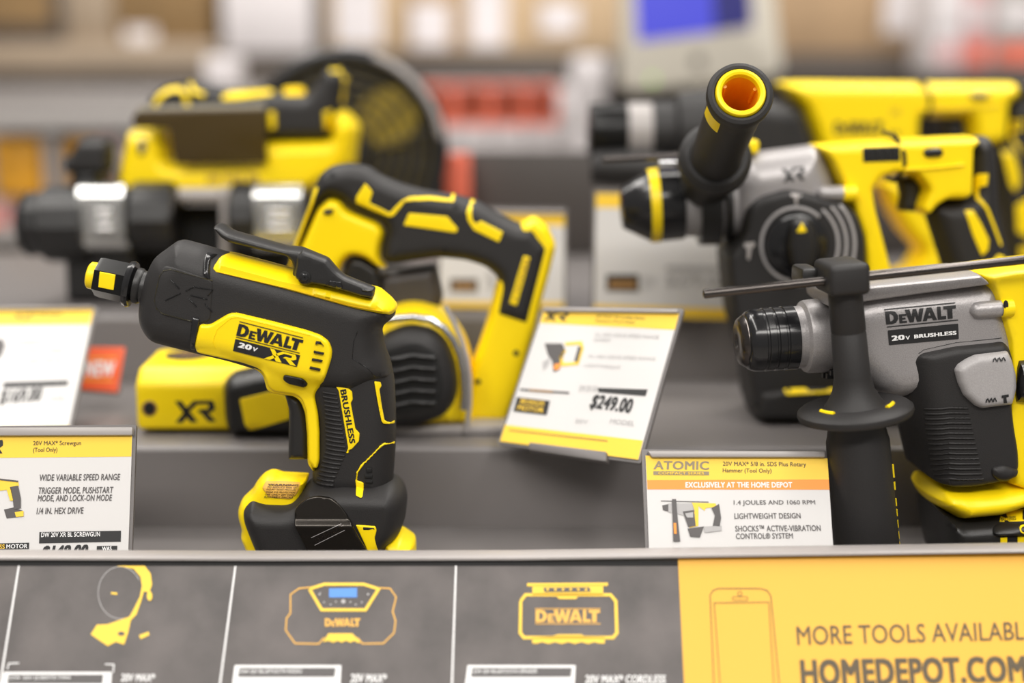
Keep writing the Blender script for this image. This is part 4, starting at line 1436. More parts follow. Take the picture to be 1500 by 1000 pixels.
# motor barrel facing the shopper
barrel, _ = puff(bs, fb, 'motor_barrel', circ(606, 546, 87, 106, 40), 0.05, 0.016, 'yellow', vmin=0.003)
puff(bs, fb, 'barrel_foot', [(470, 560), (560, 520), (680, 540), (696, 610), (696, 632), (480, 632)], 0.045, 0.012, 'yellow', r=8, vmin=0.004)
vent, Hv = puff(bs, fb, 'motor_vent_cover', [(545, 500), (566, 482), (600, 470), (634, 477), (656, 496), (668, 525), (673, 556), (670, 582), (655, 604), (625, 617), (580, 624), (545, 620)], 0.026, 0.016, 'rubber', w=0.042, r=16, vmin=0.002)
s_, _ = drape(bs, fb, 'vent_recess', [(560, 512), (610, 500), (640, 515), (650, 560), (646, 590), (600, 604), (556, 604)], Hv, 0.0006, 'deep', r=10)
sub(s_, vent)
rb = [stroke([(570, 527 + 17 * k), (606, 520 + 17 * k), (640, 524 + 16.6 * k)], 8.5) for k in range(5)]
s_, _ = drape(bs, fb, 'vent_rib', rb, Hv, 0.0034, 'black', r=3, R=0.003)
sub(s_, vent)
arc = [bx(x, y, .054) for x, y in [(556, 470), (580, 466), (605, 464), (630, 468), (650, 480), (664, 498), (674, 520), (679, 545), (681, 575), (679, 600)]]
tube(bs, 'steel_band', [(a, -.054, b) for a, b in arc], 0.0032, 'zinc', 12)
cb_ = [bx(x, y, .05) for x, y in [(652, 448), (664, 470), (676, 498), (684, 525), (688, 555), (688, 590), (685, 618), (683, 633)]]
tube(bs, 'steel_cable', [(a, -.05, b) for a, b in cb_], 0.0023, 'lip', 10)
# frame
frm, Hm = puff(bs, fb, 'saw_frame', [(600, 634), (680, 602), (688, 540), (702, 502), (715, 461), (735, 380), (762, 325), (783, 314), (802, 330), (815, 358), (806, 395), (791, 449), (765, 560), (742, 634)], 0.0185, 0.007, 'yellow', r=8, vmin=0.002)
puff(bs, fb, 'front_frame', [(466, 304), (484, 287), (500, 290), (512, 306), (557, 324), (566, 338), (559, 362), (558, 378), (569, 390), (560, 392), (532, 374), (515, 372), (503, 385), (498, 402), (505, 460), (520, 560), (420, 560), (424, 430), (441, 362)], 0.020, 0.006, 'yellow', r=7)
sole = wbox(None, 'sole_plate', fb.O[0] + bx(560, 632)[0], fb.O[0] + bx(745, 632)[0], 1.245 - .046, 1.245 + .046, Z2 + .0006, Z2 + bx(690, 623, .046)[1], 'lip', 0.002)
sole.parent = bs
sole.matrix_parent_inverse = Matrix.Translation(Vector(fb.O)).inverted()
s_, _ = drape(bs, fb, 'bolt_hole', [circ(700, 559, 4.5), circ(756, 517, 4.5)], Hm, 0.0005, 'deep', r=1)
sub(s_, frm)
hnd, Hn = puff(bs, fb, 'handle', [(462, 272), (470, 254), (487, 242), (512, 238), (540, 242), (560, 256), (588, 268), (622, 277), (666, 284), (700, 293), (736, 315), (764, 328), (781, 324), (792, 338), (808, 358), (778, 475), (770, 476), (724, 461), (722, 452), (729, 416), (728, 403), (711, 389), (683, 380), (644, 376), (599, 382), (573, 386), (560, 376), (562, 354), (568, 335), (560, 322), (512, 303), (504, 291), (484, 285), (467, 300), (440, 364), (426, 400), (418, 400), (445, 312), (456, 282)], 0.0225, 0.012, 'rubber', r=9)
tr_ = [stroke([(464, 274), (456, 300), (444, 330), (431, 366), (424, 392)], 5),
       [(535, 268), (546, 281), (541, 297), (560, 306), (571, 312), (579, 303), (588, 294), (600, 288), (630, 287), (660, 291), (662, 283), (667, 284), (665, 296), (630, 293), (602, 294), (588, 302), (577, 316), (570, 318), (548, 309), (521, 297), (522, 288)],
       [(591, 330), (599, 312), (655, 317), (671, 335), (668, 341), (620, 334)],
       [(690, 291), (696, 293), (691, 308), (692, 322), (697, 328), (704, 323), (737, 340), (731, 355), (694, 337), (685, 323), (683, 311)],
       [(767, 374), (777, 377), (757, 448), (746, 444)]]
s_, _ = drape(bs, fb, 'yellow_trim', tr_, Hn, 0.0010, 'yellow', r=2)
sub(s_, hnd)
s_, _ = drape(bs, fb, 'screw_hole', [circ(487, 256, 5), circ(668, 301, 5), circ(652, 367, 5), circ(785, 339, 6), circ(790, 330, 3)], Hn, 0.0006, 'deep', r=1)
sub(s_, hnd)
tx = Ink(fb, lambda Q: Hn(Q) + 0.001, 0.0003)
tx.text('DEWALT', ((775, 381), (755, 442), (750, 441), (769, 379)), 'p_brown', 0.02)
sub(tx.done(bs, 'lettering'), hnd)
puff(bs, fb, 'lock_button', [(473, 305), (482, 299), (495, 300), (497, 309), (488, 315), (476, 313)], 0.0235, 0.004, 'black', r=4)
puff(bs, fb, 'trigger', [(505, 388), (516, 374), (534, 377), (556, 392), (562, 420), (540, 440), (510, 430), (500, 405)], 0.011, 0.006, 'black', r=6)
puff(bs, fb, 'rear_housing', [(540, 440), (560, 395), (640, 384), (650, 430), (640, 470), (560, 500)], 0.02, 0.01, 'shelf_dark', r=8, w=-0.02)
# ================================================================== grey rotary hammer behind (second step, right)
fc = Frame((atY(1170, 560, 1.275)[0], 1.275, Z2 + .0006), 0)
hc = thing('rotary_hammer', 'grey and yellow rotary hammer with large round dial, its side handle pointing at the viewer', 'rotary hammer', fc, 'rotary hammers on the display')
K = fc.scale
case, Ha = puff(hc, fc, 'gear_case', [(1062, 256), (1074, 238), (1090, 224), (1187, 211), (1200, 216), (1210, 240), (1232, 300), (1230, 330), (1100, 356), (1068, 345), (1058, 300)], 0.034, 0.026, 'grey', r=9)
rear, Hy = puff(hc, fc, 'rear_housing', [(1186, 211), (1300, 203), (1421, 198), (1424, 210), (1415, 215), (1413, 282), (1402, 290), (1376, 290), (1362, 298), (1350, 312), (1340, 312), (1334, 300), (1345, 275), (1330, 255), (1300, 252), (1280, 258), (1270, 272), (1274, 300), (1287, 350), (1300, 400), (1320, 560), (1330, 640), (1262, 640), (1255, 400), (1250, 340), (1236, 300), (1206, 236)], 0.0325, 0.005, 'yellow', r=5, vmin=0.0)
cover, Hv = puff(hc, fc, 'motor_cover', [(1086, 346), (1092, 306), (1111, 287), (1153, 274), (1184, 280), (1240, 294), (1260, 314), (1271, 346), (1272, 400), (1274, 560), (1276, 600), (1100, 600), (1096, 540), (1074, 466), (1066, 400), (1064, 374)], 0.042, 0.009, 'rubber', r=10, tr=.038, p=3.5)
ft, Hq = puff(hc, fc, 'battery_mount', [(1096, 553), (1150, 545), (1280, 545), (1335, 560), (1335, 618), (1204, 640), (1120, 640), (1098, 626), (1090, 588)], 0.046, 0.009, 'rubber', r=10, vmin=0.0)
s_, Hyr = drape(hc, fc, 'yellow_grille', [(1150, 556), (1196, 553), (1222, 562), (1222, 575), (1152, 579), (1147, 570)], Hq, 0.0016, 'yellow', r=2)
sub(s_, ft)
s_, _ = drape(hc, fc, 'grille_slot', [[(x, 557), (x + 4, 557), (x + 4, 566), (x, 566)] for x in range(1157, 1220, 10)], Hyr, 0.0010, 'deep', r=1, R=0.0005)
sub(s_, ft)
dc = (1166, 358)
s_, Hd0 = drape(hc, fc, 'dial_scale', [stroke(circ(dc[0], dc[1], 51, 54, 40, 100, 312), 5), stroke(circ(dc[0], dc[1], 62, 65, 16, -52, 40), 5), stroke(circ(dc[0], dc[1], 74, 77, 16, -46, 38), 5), stroke(circ(dc[0], dc[1], 86, 88, 16, -42, 34), 5)], Hv, 0.0006, 'lightgrey', r=0.5)
sub(s_, cover)
s_, _ = drape(hc, fc, 'dial_icon', [[(1158, 283), (1174, 283), (1174, 288), (1169, 289), (1168, 300), (1164, 300), (1163, 289), (1158, 288)], [(1090, 356), (1105, 354), (1106, 360), (1101, 364), (1098, 381), (1094, 380), (1094, 364), (1089, 361)]], Hv, 0.0005, 'lip', r=0.5)
sub(s_, cover)
dpos = fc.on(dc[0], dc[1], Hv)
dial = lathe(hc, 'dial', (dpos[0], -.041, dpos[1]), (0, -1, 0), [(0, .0275), (.003, .0278), (.006, .0268), (.0075, .024)], 'gloss', n=48)
s_, Hkn = drape(hc, fc, 'dial_handle', [(1154, 330), (1163, 317), (1182, 317), (1193, 332), (1197, 358), (1193, 382), (1182, 398), (1166, 401), (1154, 388), (1149, 360)], 0.048, 0.013, 'black', R=0.007, r=8)
sub(s_, dial)
s_, _ = drape(hc, fc, 'dial_pointer', [(1166, 340), (1174, 325), (1182, 339), (1174, 341)], Hkn, 0.0006, 'yellow', r=1)
sub(s_, dial)
ik = Ink(fc, Ha, 0.0005)
ik.xr(((1145, 247), (1178, 243), (1179, 263), (1147, 267)), 'p_black')
sub(ik.done(hc, 'lettering'), case)
b0 = fc.on(1196, 283, Ha)
lathe_u(hc, fc, 'screw_boss', b0[0], b0[1], 0.036, [(0, .001), (.002, .0045), (.005, .0065), (.022, .007)], 'grey', n=20)
lathe_u(hc, fc, 'screw_socket', b0[0] + .0215, b0[1], 0.036, [(0, .005), (.001, .0072), (.012, .0072), (.013, .004)], 'yellow', n=20)
s_, Hsl = drape(hc, fc, 'vent_slot', [(1263, 216), (1318, 214), (1319, 236), (1264, 238)], Hy, 0.0005, 'deep', r=1)
sub(s_, rear)
s_, _ = drape(hc, fc, 'vent_rib', [[(x, 217), (x + 4, 217), (x + 4, 236), (x, 236)] for x in (1272, 1285, 1298, 1310)], Hsl, 0.001, 'black', r=1)
sub(s_, rear)
s_, _ = drape(hc, fc, 'direction_button', [(1351, 223), (1356, 217), (1377, 216), (1383, 222), (1378, 230), (1356, 231)], Hy, 0.003, 'gloss', r=4)
sub(s_, rear)
s_, _ = drape(hc, fc, 'housing_ledge', stroke(fc.on_many([(1320, 249), (1370, 246), (1412, 241)], Hy)[0], 4 * K), Hy, 0.003, 'yellow', local=True, r=1)
sub(s_, rear)
puff(hc, fc, 'trigger', [(1312, 262), (1322, 259), (1340, 259), (1347, 270), (1345, 300), (1338, 310), (1314, 308), (1318, 285)], 0.012, 0.006, 'black', r=4)
grp, Hg2 = puff(hc, fc, 'rear_grip', [(1414, 212), (1421, 199), (1444, 198), (1453, 211), (1457, 245), (1460, 310), (1471, 358), (1482, 410), (1500, 520), (1500, 640), (1330, 640), (1330, 590), (1430, 580), (1395, 440), (1378, 385), (1353, 307), (1362, 293), (1405, 288), (1414, 280)], 0.024, 0.016, 'rubber', r=8, vmin=0.0)
s_, _ = drape(hc, fc, 'yellow_trim', [[(1432, 255), (1448, 254), (1446, 272), (1434, 274), (1434, 288), (1447, 303), (1456, 325), (1468, 358), (1465, 361), (1452, 327), (1443, 306), (1428, 291), (1426, 275), (1427, 258)], [(1412, 308), (1425, 307), (1437, 327), (1449, 352), (1447, 367), (1438, 375), (1425, 345)], [(1452, 384), (1462, 372), (1472, 376), (1472, 388)]], Hg2, 0.001, 'yellow', r=2)
sub(s_, grp)
tie = [fc.l(x, y, .034) for x, y in ((1314, 200), (1320, 210), (1325, 225), (1326, 240), (1323, 256), (1314, 266))]
tl_ = [(a, -.034 + .004 * abs(i - 2.5), b) for i, (a, b) in enumerate(tie)]
tube(hc, 'cable_tie', [(tl_[0][0] - .003, 0, tl_[0][2] + .002)] + tl_ + [(tl_[-1][0], 0, tl_[-1][2])], 0.0022, 'gloss', 8)
# chuck
cA, cB = fc.l(909, 304), fc.l(1064, 294)
sl = math.atan2(cB[1] - cA[1], cB[0] - cA[0])
Lc = float(np.linalg.norm(cB - cA))


def cs(px, py):
    q = fc.l(px, py) - cA
    return float(q @ (cB - cA)) / Lc


s1_, s2_, s3_, s4_, s5_ = cs(950, 300), cs(966, 300), cs(999, 298), cs(1026, 297), cs(1050, 296)
lathe_u(hc, fc, 'chuck_sleeve', cA[0], cA[1], 0, [(0, .012), (.001, .0185), (.004, .0205), (.010, .0235), (s1_, .0318), (s2_, .0325), (s3_, .0318), (s3_, .02)], 'gloss', slope=sl)
lathe_u(hc, fc, 'yellow_ring', cA[0], cA[1], 0, [(s1_, .030), (s1_, .0328), (s2_ - .001, .0333), (s2_, .030)], 'yellow', slope=sl)
lathe_u(hc, fc, 'nose_collar', cA[0], cA[1], 0, [(s3_ - .002, .02), (s3_, .0295), (s4_, .0305), (s4_ + .03, .032)], 'lightgrey', slope=sl)
lathe_u(hc, fc, 'handle_band', cA[0], cA[1], 0, [(s4_ - .003, .02), (s4_ - .003, .038), (s5_, .039), (s5_ + .001, .030), (s5_ + .004, .030), (s5_ + .005, .037), (s5_ + .010, .036), (s5_ + .011, .02)], 'black', slope=sl)
# side handle reaching towards the shopper
inv = np.stack([fc.U, -fc.N, fc.V])


def loc(P):
    return Vector(inv @ (np.array(P) - fc.O))


E0 = loc(atY(1085, 136, 1.065))
B0 = loc(atY(1036, 262, 1.245))
hd_ = (B0 - E0)
LH = hd_.length
hgrip = lathe(hc, 'handle_grip', E0, hd_, [(.004, .0185), (.0005, .0195), (0, .0215), (.0012, .0240), (.004, .0248), (.010, .0245), (.014, .0225), (.03, .0215), (.07, .021), (LH - .075, .021), (LH - .06, .022), (LH - .058, .025)], 'rubber', n=64, cap=False)
lathe(hc, 'handle_flange', E0, hd_, [(LH - .06, .02), (LH - .06, .026), (LH - .055, .0305), (LH - .046, .031), (LH - .042, .028), (LH - .03, .024), (LH - .02, .022), (LH + .02, .024)], 'rubber', n=56)
s_ = lathe(hc, 'handle_insert', E0, hd_, [(.0035, .0186), (-.0002, .0186), (-.0016, .0178), (-.0020, .016), (-.001, .0143), (.003, .0134)], 'yellow', n=56, cap=False)
sub(s_, hgrip)
bore = lathe(hc, 'handle_bore', E0, hd_, [(.001, .0138), (.05, .0118), (.075, .0112), (.0755, .0005)], 'orange_in', n=40, cap=False)
sub(bore, hgrip)
dvec = hd_.normalized()
up_ = Vector((0, 0, 1))
rt = dvec.cross(up_).normalized()
upn = rt.cross(dvec).normalized()
if rt.x < 0:
    rt = -rt
for a in (25, 145, 265):
    ca_, sa_ = math.cos(math.radians(a)), math.sin(math.radians(a))
    p0 = E0 + (rt * ca_ + upn * sa_) * .0128
    sub(tube(hc, 'bore_rib', [p0 + dvec * .006, p0 + dvec * .03 - (rt * ca_ + upn * sa_) * .0006], 0.0014, 'orange_in', 8), hgrip)
tv, tf = [], []
for i in range(9):
    a = math.radians(186 + 6 * i)
    for s_ in (.016, .034):
        tv.append(E0 + dvec * s_ + (rt * math.cos(a) + upn * math.sin(a)) * .0227)
for i in range(8):
    tf.append([2 * i, 2 * i + 1, 2 * i + 3, 2 * i + 2])
o = mesh_obj('yellow_window', tv, tf, 'yellow', hc)
sub(o, hgrip)
yb = fc.l(1100, 216, .01)
box(hc, 'release_button', (yb[0], -.01, yb[1] + .001), (.012, .02, .012), 'yellow', 0.003)
r0, r1 = fc.l(882, 234, .02), fc.l(1030, 226, .02)
rdd = r1 - r0
lathe(hc, 'depth_rod', (r0[0], -.02, r0[1]), (rdd[0], 0, rdd[1]), [(0, .002), (.001, .003), (float(np.linalg.norm(rdd)), .003)], 'darksteel', n=16)
box(hc, 'rod_clip', (fc.l(985, 243, .02)[0], -.02, fc.l(985, 240, .02)[1]), (.026, .012, .007), 'zinc', 0.002)

# ================================================================== yellow rotary hammer at the back (top step, right)
fd = Frame((atY(1240, 460, 1.56)[0], 1.56, Z3 + .0006), 1)
hb2 = thing('rotary_hammer', 'big yellow rotary hammer with black barrel on the top step at upper right', 'rotary hammer', fd, 'rotary hammers on the display')
K = fd.scale
body, Hy = puff(hb2, fd, 'rear_housing', [(1136, 124), (1140, 119), (1170, 118), (1350, 120), (1482, 120), (1486, 144), (1470, 150), (1466, 207), (1440, 214), (1412, 213), (1412, 200), (1408, 172), (1342, 172), (1340, 214), (1284, 240), (1262, 300), (1258, 470), (1190, 470), (1225, 330), (1190, 214), (1182, 190), (1170, 160), (1152, 142)], 0.034, 0.012, 'yellow', r=6, vmin=0.0)
puff(hb2, fd, 'lower_housing', [(1240, 262), (1345, 256), (1352, 310), (1372, 370), (1400, 392), (1400, 470), (1240, 470), (1240, 400), (1325, 392), (1341, 365), (1316, 338), (1296, 305), (1284, 275)], 0.036, 0.012, 'yellow', r=8, vmin=0.0)
mot, Hmo = puff(hb2, fd, 'motor_cover', [(1050, 150), (1090, 140), (1150, 146), (1172, 160), (1184, 190), (1190, 215), (1180, 260), (1050, 260), (1020, 230), (1020, 170)], 0.046, 0.02, 'rubber', r=10)
s_, _ = drape(hb2, fd, 'vent_slot', [[(1150, 166 + 10 * k), (1168, 166 + 10 * k), (1172, 171 + 10 * k), (1152, 171 + 10 * k)] for k in range(4)], Hmo, 0.0006, 'deep', r=1)
sub(s_, mot)
cA, cB = fd.l(861, 193), fd.l(1060, 190)
Lc = float(np.linalg.norm(cB - cA))


def cs2(px):
    return float(fd.l(px, 192)[0] - cA[0])


lathe_u(hb2, fd, 'barrel', cA[0], cA[1], 0, [(0, .02), (.001, .0295), (.004, .031), (cs2(918), .032), (cs2(918), .02)], 'sleeve')
lathe_u(hb2, fd, 'barrel_band', cA[0], cA[1], 0, [(cs2(916), .02), (cs2(917), .0312), (cs2(953), .0312), (cs2(954), .02)], 'lip')
lathe_u(hb2, fd, 'barrel_rear', cA[0], cA[1], 0, [(cs2(952), .02), (cs2(953), .033), (cs2(985), .034), (cs2(990), .042), (cs2(1030), .046), (cs2(1070), .046)], 'rubber')
lathe(hb2, 'side_handle', (fd.l(905, 246, .03)[0], -.03, fd.l(905, 246, .03)[1]), (1, -.15, -.02), [(-.028, .012), (-.027, .018), (.0, .02), (.06, .016), (.08, .022)], 'rubber')
ik = Ink(fd, Hy, 0.0005)
ik.logo(((1222, 178), (1294, 178), (1294, 197), (1222, 197)), 'p_black')
ik.text('20V MAX', ((1300, 192), (1318, 192), (1318, 198), (1300, 198)), 'p_black', 0.03)
ik.text('XR', ((1304, 160), (1318, 160), (1318, 168), (1304, 168)), 'p_brown', 0.0)
sub(ik.done(hb2, 'lettering'), body)
s_, _ = drape(hb2, fd, 'direction_button', [(1419, 141), (1424, 136), (1446, 136), (1450, 140), (1446, 146), (1424, 147)], Hy, 0.003, 'gloss', r=3)
sub(s_, body)
s_, _ = drape(hb2, fd, 'housing_ledge', stroke(fd.on_many([(1345, 160), (1400, 160), (1466, 152)], Hy)[0], 4 * K), Hy, 0.003, 'yellow', local=True, r=1)
sub(s_, body)
puff(hb2, fd, 'trigger', [(1378, 178), (1384, 172), (1408, 174), (1412, 190), (1410, 220), (1384, 222)], 0.013, 0.006, 'black', r=4)
grp, Hg2 = puff(hb2, fd, 'rear_grip', [(1470, 152), (1485, 147), (1485, 122), (1520, 121), (1536, 160), (1560, 380), (1560, 470), (1480, 470), (1466, 320), (1455, 270), (1440, 216), (1466, 206)], 0.025, 0.016, 'rubber', r=8, vmin=0.0)
s_, _ = drape(hb2, fd, 'yellow_trim', [[(1480, 176), (1500, 175), (1500, 190), (1485, 192), (1486, 206), (1500, 224), (1500, 230), (1482, 210), (1478, 194)], [(1466, 221), (1480, 220), (1490, 240), (1494, 264), (1488, 282), (1480, 272)], [(1488, 300), (1510, 288), (1510, 350), (1490, 340)], [(1493, 362), (1510, 360), (1510, 378), (1494, 376)]], Hg2, 0.001, 'yellow', r=2)
sub(s_, grp)
tie = [fd.l(x, y, .036) for x, y in ((1355, 120), (1361, 132), (1364, 150), (1362, 166), (1356, 176))]
tl_ = [(a, -.036 + .004 * abs(i - 2), b) for i, (a, b) in enumerate(tie)]
tube(hb2, 'cable_tie', [(tl_[0][0], 0, tl_[0][2] + .003)] + tl_ + [(tl_[-1][0] - .004, 0, tl_[-1][2])], 0.0022, 'gloss', 8)

# ================================================================== yellow tool with smoked shield (top step, left)
fe = Frame((atY(300, 440, 1.56)[0], 1.56, Z3 + .0006), 0)
pt_ = thing('power_tool', 'yellow cordless tool with smoked shield on top and two chromed clamps on black drums', 'power tool', fe)
K = fe.scale
yb_, Hy = puff(pt_, fe, 'yellow_body', [(195, 189), (244, 187), (258, 235), (385, 236), (392, 203), (487, 201), (489, 168), (498, 158), (512, 164), (528, 184), (520, 244), (472, 274), (440, 292), (200, 292), (176, 274)], 0.045, 0.014, 'yellow', r=7)
tp, Hb3 = puff(pt_, fe, 'black_top', [(212, 168), (222, 144), (244, 125), (286, 118), (334, 128), (401, 134), (452, 138), (466, 122), (480, 99), (500, 98), (511, 115), (504, 165), (489, 206), (390, 206), (384, 176)], 0.04, 0.014, 'rubber', r=7)
s_, _ = drape(pt_, fe, 'yellow_trim', [stroke([(226, 160), (234, 142), (248, 132), (262, 130), (272, 138), (275, 158)], 8), stroke([(280, 120), (285, 134), (300, 140)], 7), [(325, 140), (340, 134), (398, 131), (400, 138), (345, 146), (326, 147)], [(414, 132), (418, 128), (442, 127), (447, 132), (444, 139), (416, 139)], stroke([(484, 103), (498, 103), (507, 116), (502, 150)], 6), [(393, 164), (403, 163), (404, 188), (394, 191)], [(474, 164), (485, 161), (486, 187), (476, 190)]], Hb3, 0.003, 'yellow', r=2)
sub(s_, tp)
plate(pt_, fe, 'smoked_shield', [(193, 175), (196, 167), (206, 162), (388, 159), (391, 239), (256, 241), (248, 188), (202, 187), (194, 181)], 0.049, 0.054, 'smoke', r=4, bev=0.001)
edge = [fe.l(x, y, .05) for x, y in ((202, 160), (388, 157))]
tube(pt_, 'shield_edge', [(a, -.051, b) for a, b in edge], 0.003, 'clear_edge', 8)
s_, _ = drape(pt_, fe, 'lock_slot', [(202, 206), (208, 203), (215, 205), (214, 222), (208, 229), (202, 226)], Hy, 0.001, 'deep', r=3)
sub(s_, yb_)
s_, _ = drape(pt_, fe, 'lock_button', [(204, 212), (210, 209), (211, 220), (206, 223)], lambda Q: Hy(Q) + .001, 0.002, 'lip', r=2)
sub(s_, yb_)
s_, _ = drape(pt_, fe, 'side_ledge', [(495, 170), (505, 166), (526, 186), (518, 240), (496, 250)], Hy, 0.006, 'yellow', r=3)
sub(s_, yb_)
ik = Ink(fe, Hy, 0.0005)
ik.text('20V MAX XR', ((303, 256), (380, 255), (380, 267), (302, 268)), 'p_brown', 0.03)
sub(ik.done(pt_, 'lettering'), yb_)
q0, q1 = fe.l(34, 327, .05), fe.l(130, 322, .05)
W0 = .05


def drum(name, xa, xb, yc, r, m, n=14, prof=None, sharp=25):
    a, b = fe.l(xa, yc, W0), fe.l(xb, yc, W0)
    L = b[0] - a[0]
    r *= K
    pr = prof or [(0, .75), (.06, .92), (.15, 1), (.85, 1), (.95, .95), (1, .8)]
    return lathe(pt_, name, (a[0], -W0, a[1]), (1, 0, 0), [(L * s, r * k) for s, k in pr], m, n=n, sharp=sharp)


drum('front_drum', 33, 132, 328, 56, 'black', 12, [(0, .62), (.04, .76), (.12, .86), (.14, .80), (.34, .84), (.38, .97), (1, 1)])
drum('drum_sleeve', 126, 200, 317, 42, 'black', 40)
drum('rear_drum', 192, 262, 318, 51, 'black', 12)
drum('drum_face', 250, 264, 318, 44, 'blacksteel', 40)
drum('second_drum', 340, 384, 318, 51, 'black', 14)
drum('second_sleeve', 374, 452, 317, 42, 'black', 40)
drum('silver_rod', 255, 345, 286, 11, 'lip', 30)


def clamp(xa, xb):
    a, b = fe.l(xa, 316, W0), fe.l(xb, 316, W0)
    pts = []
    cz = (a[1] + b[1]) / 2
    r = 48 * K
    prof = []
    for an in list(range(-84, 85, 7)):
        c, s = math.cos(math.radians(an)), math.sin(math.radians(an))
        prof.append((-W0 - r * 0.95 * c ** .42, cz + r * abs(s) ** .55 * (1 if s > 0 else -1)))
    out = prof + [(y + .002, z) for y, z in prof[::-1]]
    c = prism_x(pt_, 'chrome_clamp', out, a[0], b[0], 'chrome', 0.0006, 1)
    tf_ = []
    for k in range(3):
        zz = cz + (0.0105 - .0095 * k)
        s_ = box(pt_, 'latch_slot', ((a[0] + b[0]) / 2 + .001, -W0 - r * 0.95 - .0005, zz - .002), ((b[0] - a[0]) * .52, .005, .0042), 'steel', 0.0018, 2)
        sub(s_, c)
    ln = box(pt_, 'clamp_lip', ((a[0] + b[0]) / 2, -W0 - r * .55, cz - r * .86), ((b[0] - a[0]) * 1.04, .008, .008), 'chrome', 0.002, 2)
    sub(ln, c)


clamp(127, 194)
clamp(379, 449)
puff(pt_, fe, 'rod_plate', [(324, 272), (345, 272), (340, 400), (326, 400)], 0.02, 0.004, 'lip', w=0.045, r=2)
puff(pt_, fe, 'top_knob', [(98, 230), (106, 226), (119, 206), (130, 203), (160, 204), (166, 218), (166, 240), (164, 252), (104, 254), (98, 248)], 0.022, 0.008, 'rubber', w=0.045, r=6)
puff(pt_, fe, 'knob_stem', [(110, 248), (150, 246), (152, 285), (108, 285)], 0.018, 0.006, 'black', w=0.045, r=4)
puff(pt_, fe, 'post', [(98, 350), (205, 350), (212, 470), (104, 470)], 0.022, 0.008, 'black', w=0.04, r=5, vmin=0.0)
puff(pt_, fe, 'lower_guard', [(200, 300), (420, 300), (430, 470), (210, 470)], 0.016, 0.006, 'deep', w=0.0, r=6, vmin=0.0)

# ================================================================== round fan behind (top step)
ff = Frame((atY(507, 372, 1.82)[0], 1.82, Z3 + .0006), 0)
fan = thing('jobsite_fan', 'large round black fan standing behind the yellow tool with the smoked shield', 'fan', ff)
K = ff.scale
fc_ = ff.l(507, 222)
rr = 138 * K
ring = tube(fan, 'outer_ring', [(fc_[0] + rr * math.cos(a), 0, fc_[1] + rr * math.sin(a)) for a in np.linspace(0, 2 * math.pi, 60, endpoint=False)], 0.0095, 'black', 12, closed=True)
tube(fan, 'rim_strip', [(fc_[0] + rr * 1.03 * math.cos(a), -.02, fc_[1] + rr * 1.03 * math.sin(a)) for a in np.linspace(0.15, 1.25, 16)], 0.0045, 'lip', 8)
lathe(fan, 'fan_drum', (fc_[0], .05, fc_[1]), (0, -1, 0), [(0, rr * .6), (.01, rr * .96), (.045, rr * .98)], 'rubber', n=48)
lathe(fan, 'hub', (fc_[0], 0, fc_[1]), (0, -1, 0), [(-.01, .03), (.004, .03), (.012, .024), (.014, .001)], 'rubber', n=32)
for k in range(6):
    rk = rr * (.3 + .115 * k)
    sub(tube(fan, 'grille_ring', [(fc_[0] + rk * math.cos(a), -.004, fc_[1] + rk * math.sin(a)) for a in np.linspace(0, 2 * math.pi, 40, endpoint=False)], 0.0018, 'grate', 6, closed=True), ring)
for k in range(14):
    a = 2 * math.pi * k / 14
    sub(tube(fan, 'grille_spoke', [(fc_[0] + rr * .2 * math.cos(a), -.003, fc_[1] + rr * .2 * math.sin(a)), (fc_[0] + rr * math.cos(a + .25), -.003, fc_[1] + rr * math.sin(a + .25))], 0.0018, 'black', 6), ring)
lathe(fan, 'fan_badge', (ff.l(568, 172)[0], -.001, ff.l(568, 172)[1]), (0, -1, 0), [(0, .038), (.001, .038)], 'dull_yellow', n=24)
box(fan, 'fan_foot', (fc_[0], .01, .012), (.14, .1, .024), 'rubber', 0.006)
for s in (-1, 1):
    tube(fan, 'fan_leg', [(fc_[0] + s * .06, .01, .02), (fc_[0] + s * .085, .01, max(fc_[1] - rr * .5, .04))], 0.010, 'rubber', 8)


# ================================================================== background aisle
def bg_box(name, label, cat, px0, py0, px1, py1, Y, depth, m, group=None, bev=0.004, tilt=0.0, parts=None, grounded=False):
    a, b = atY(px0, py1, Y), atY(px1, py0, Y)
    a[0], b[0] = atY(px0, max(py0, 30), Y)[0], atY(px1, max(py0, 30), Y)[0]
    a[2] += 0.001
    w, h = b[0] - a[0], b[2] - a[2]
    t = thing(name, label, cat, Vector(((a[0] + b[0]) / 2, Y + depth / 2, a[2])), group)
    bd = box(t, 'body', (0, 0, h / 2), (w, depth, h), m, bev)
    for pn, fx0, fy0, fx1, fy1, mm in (parts or []):
        box(t, pn, (w * ((fx0 + fx1) / 2 - .5), -depth / 2 - .0015, h * (1 - (fy0 + fy1) / 2)), (w * (fx1 - fx0), .003, h * (fy1 - fy0)), mm)
    return t


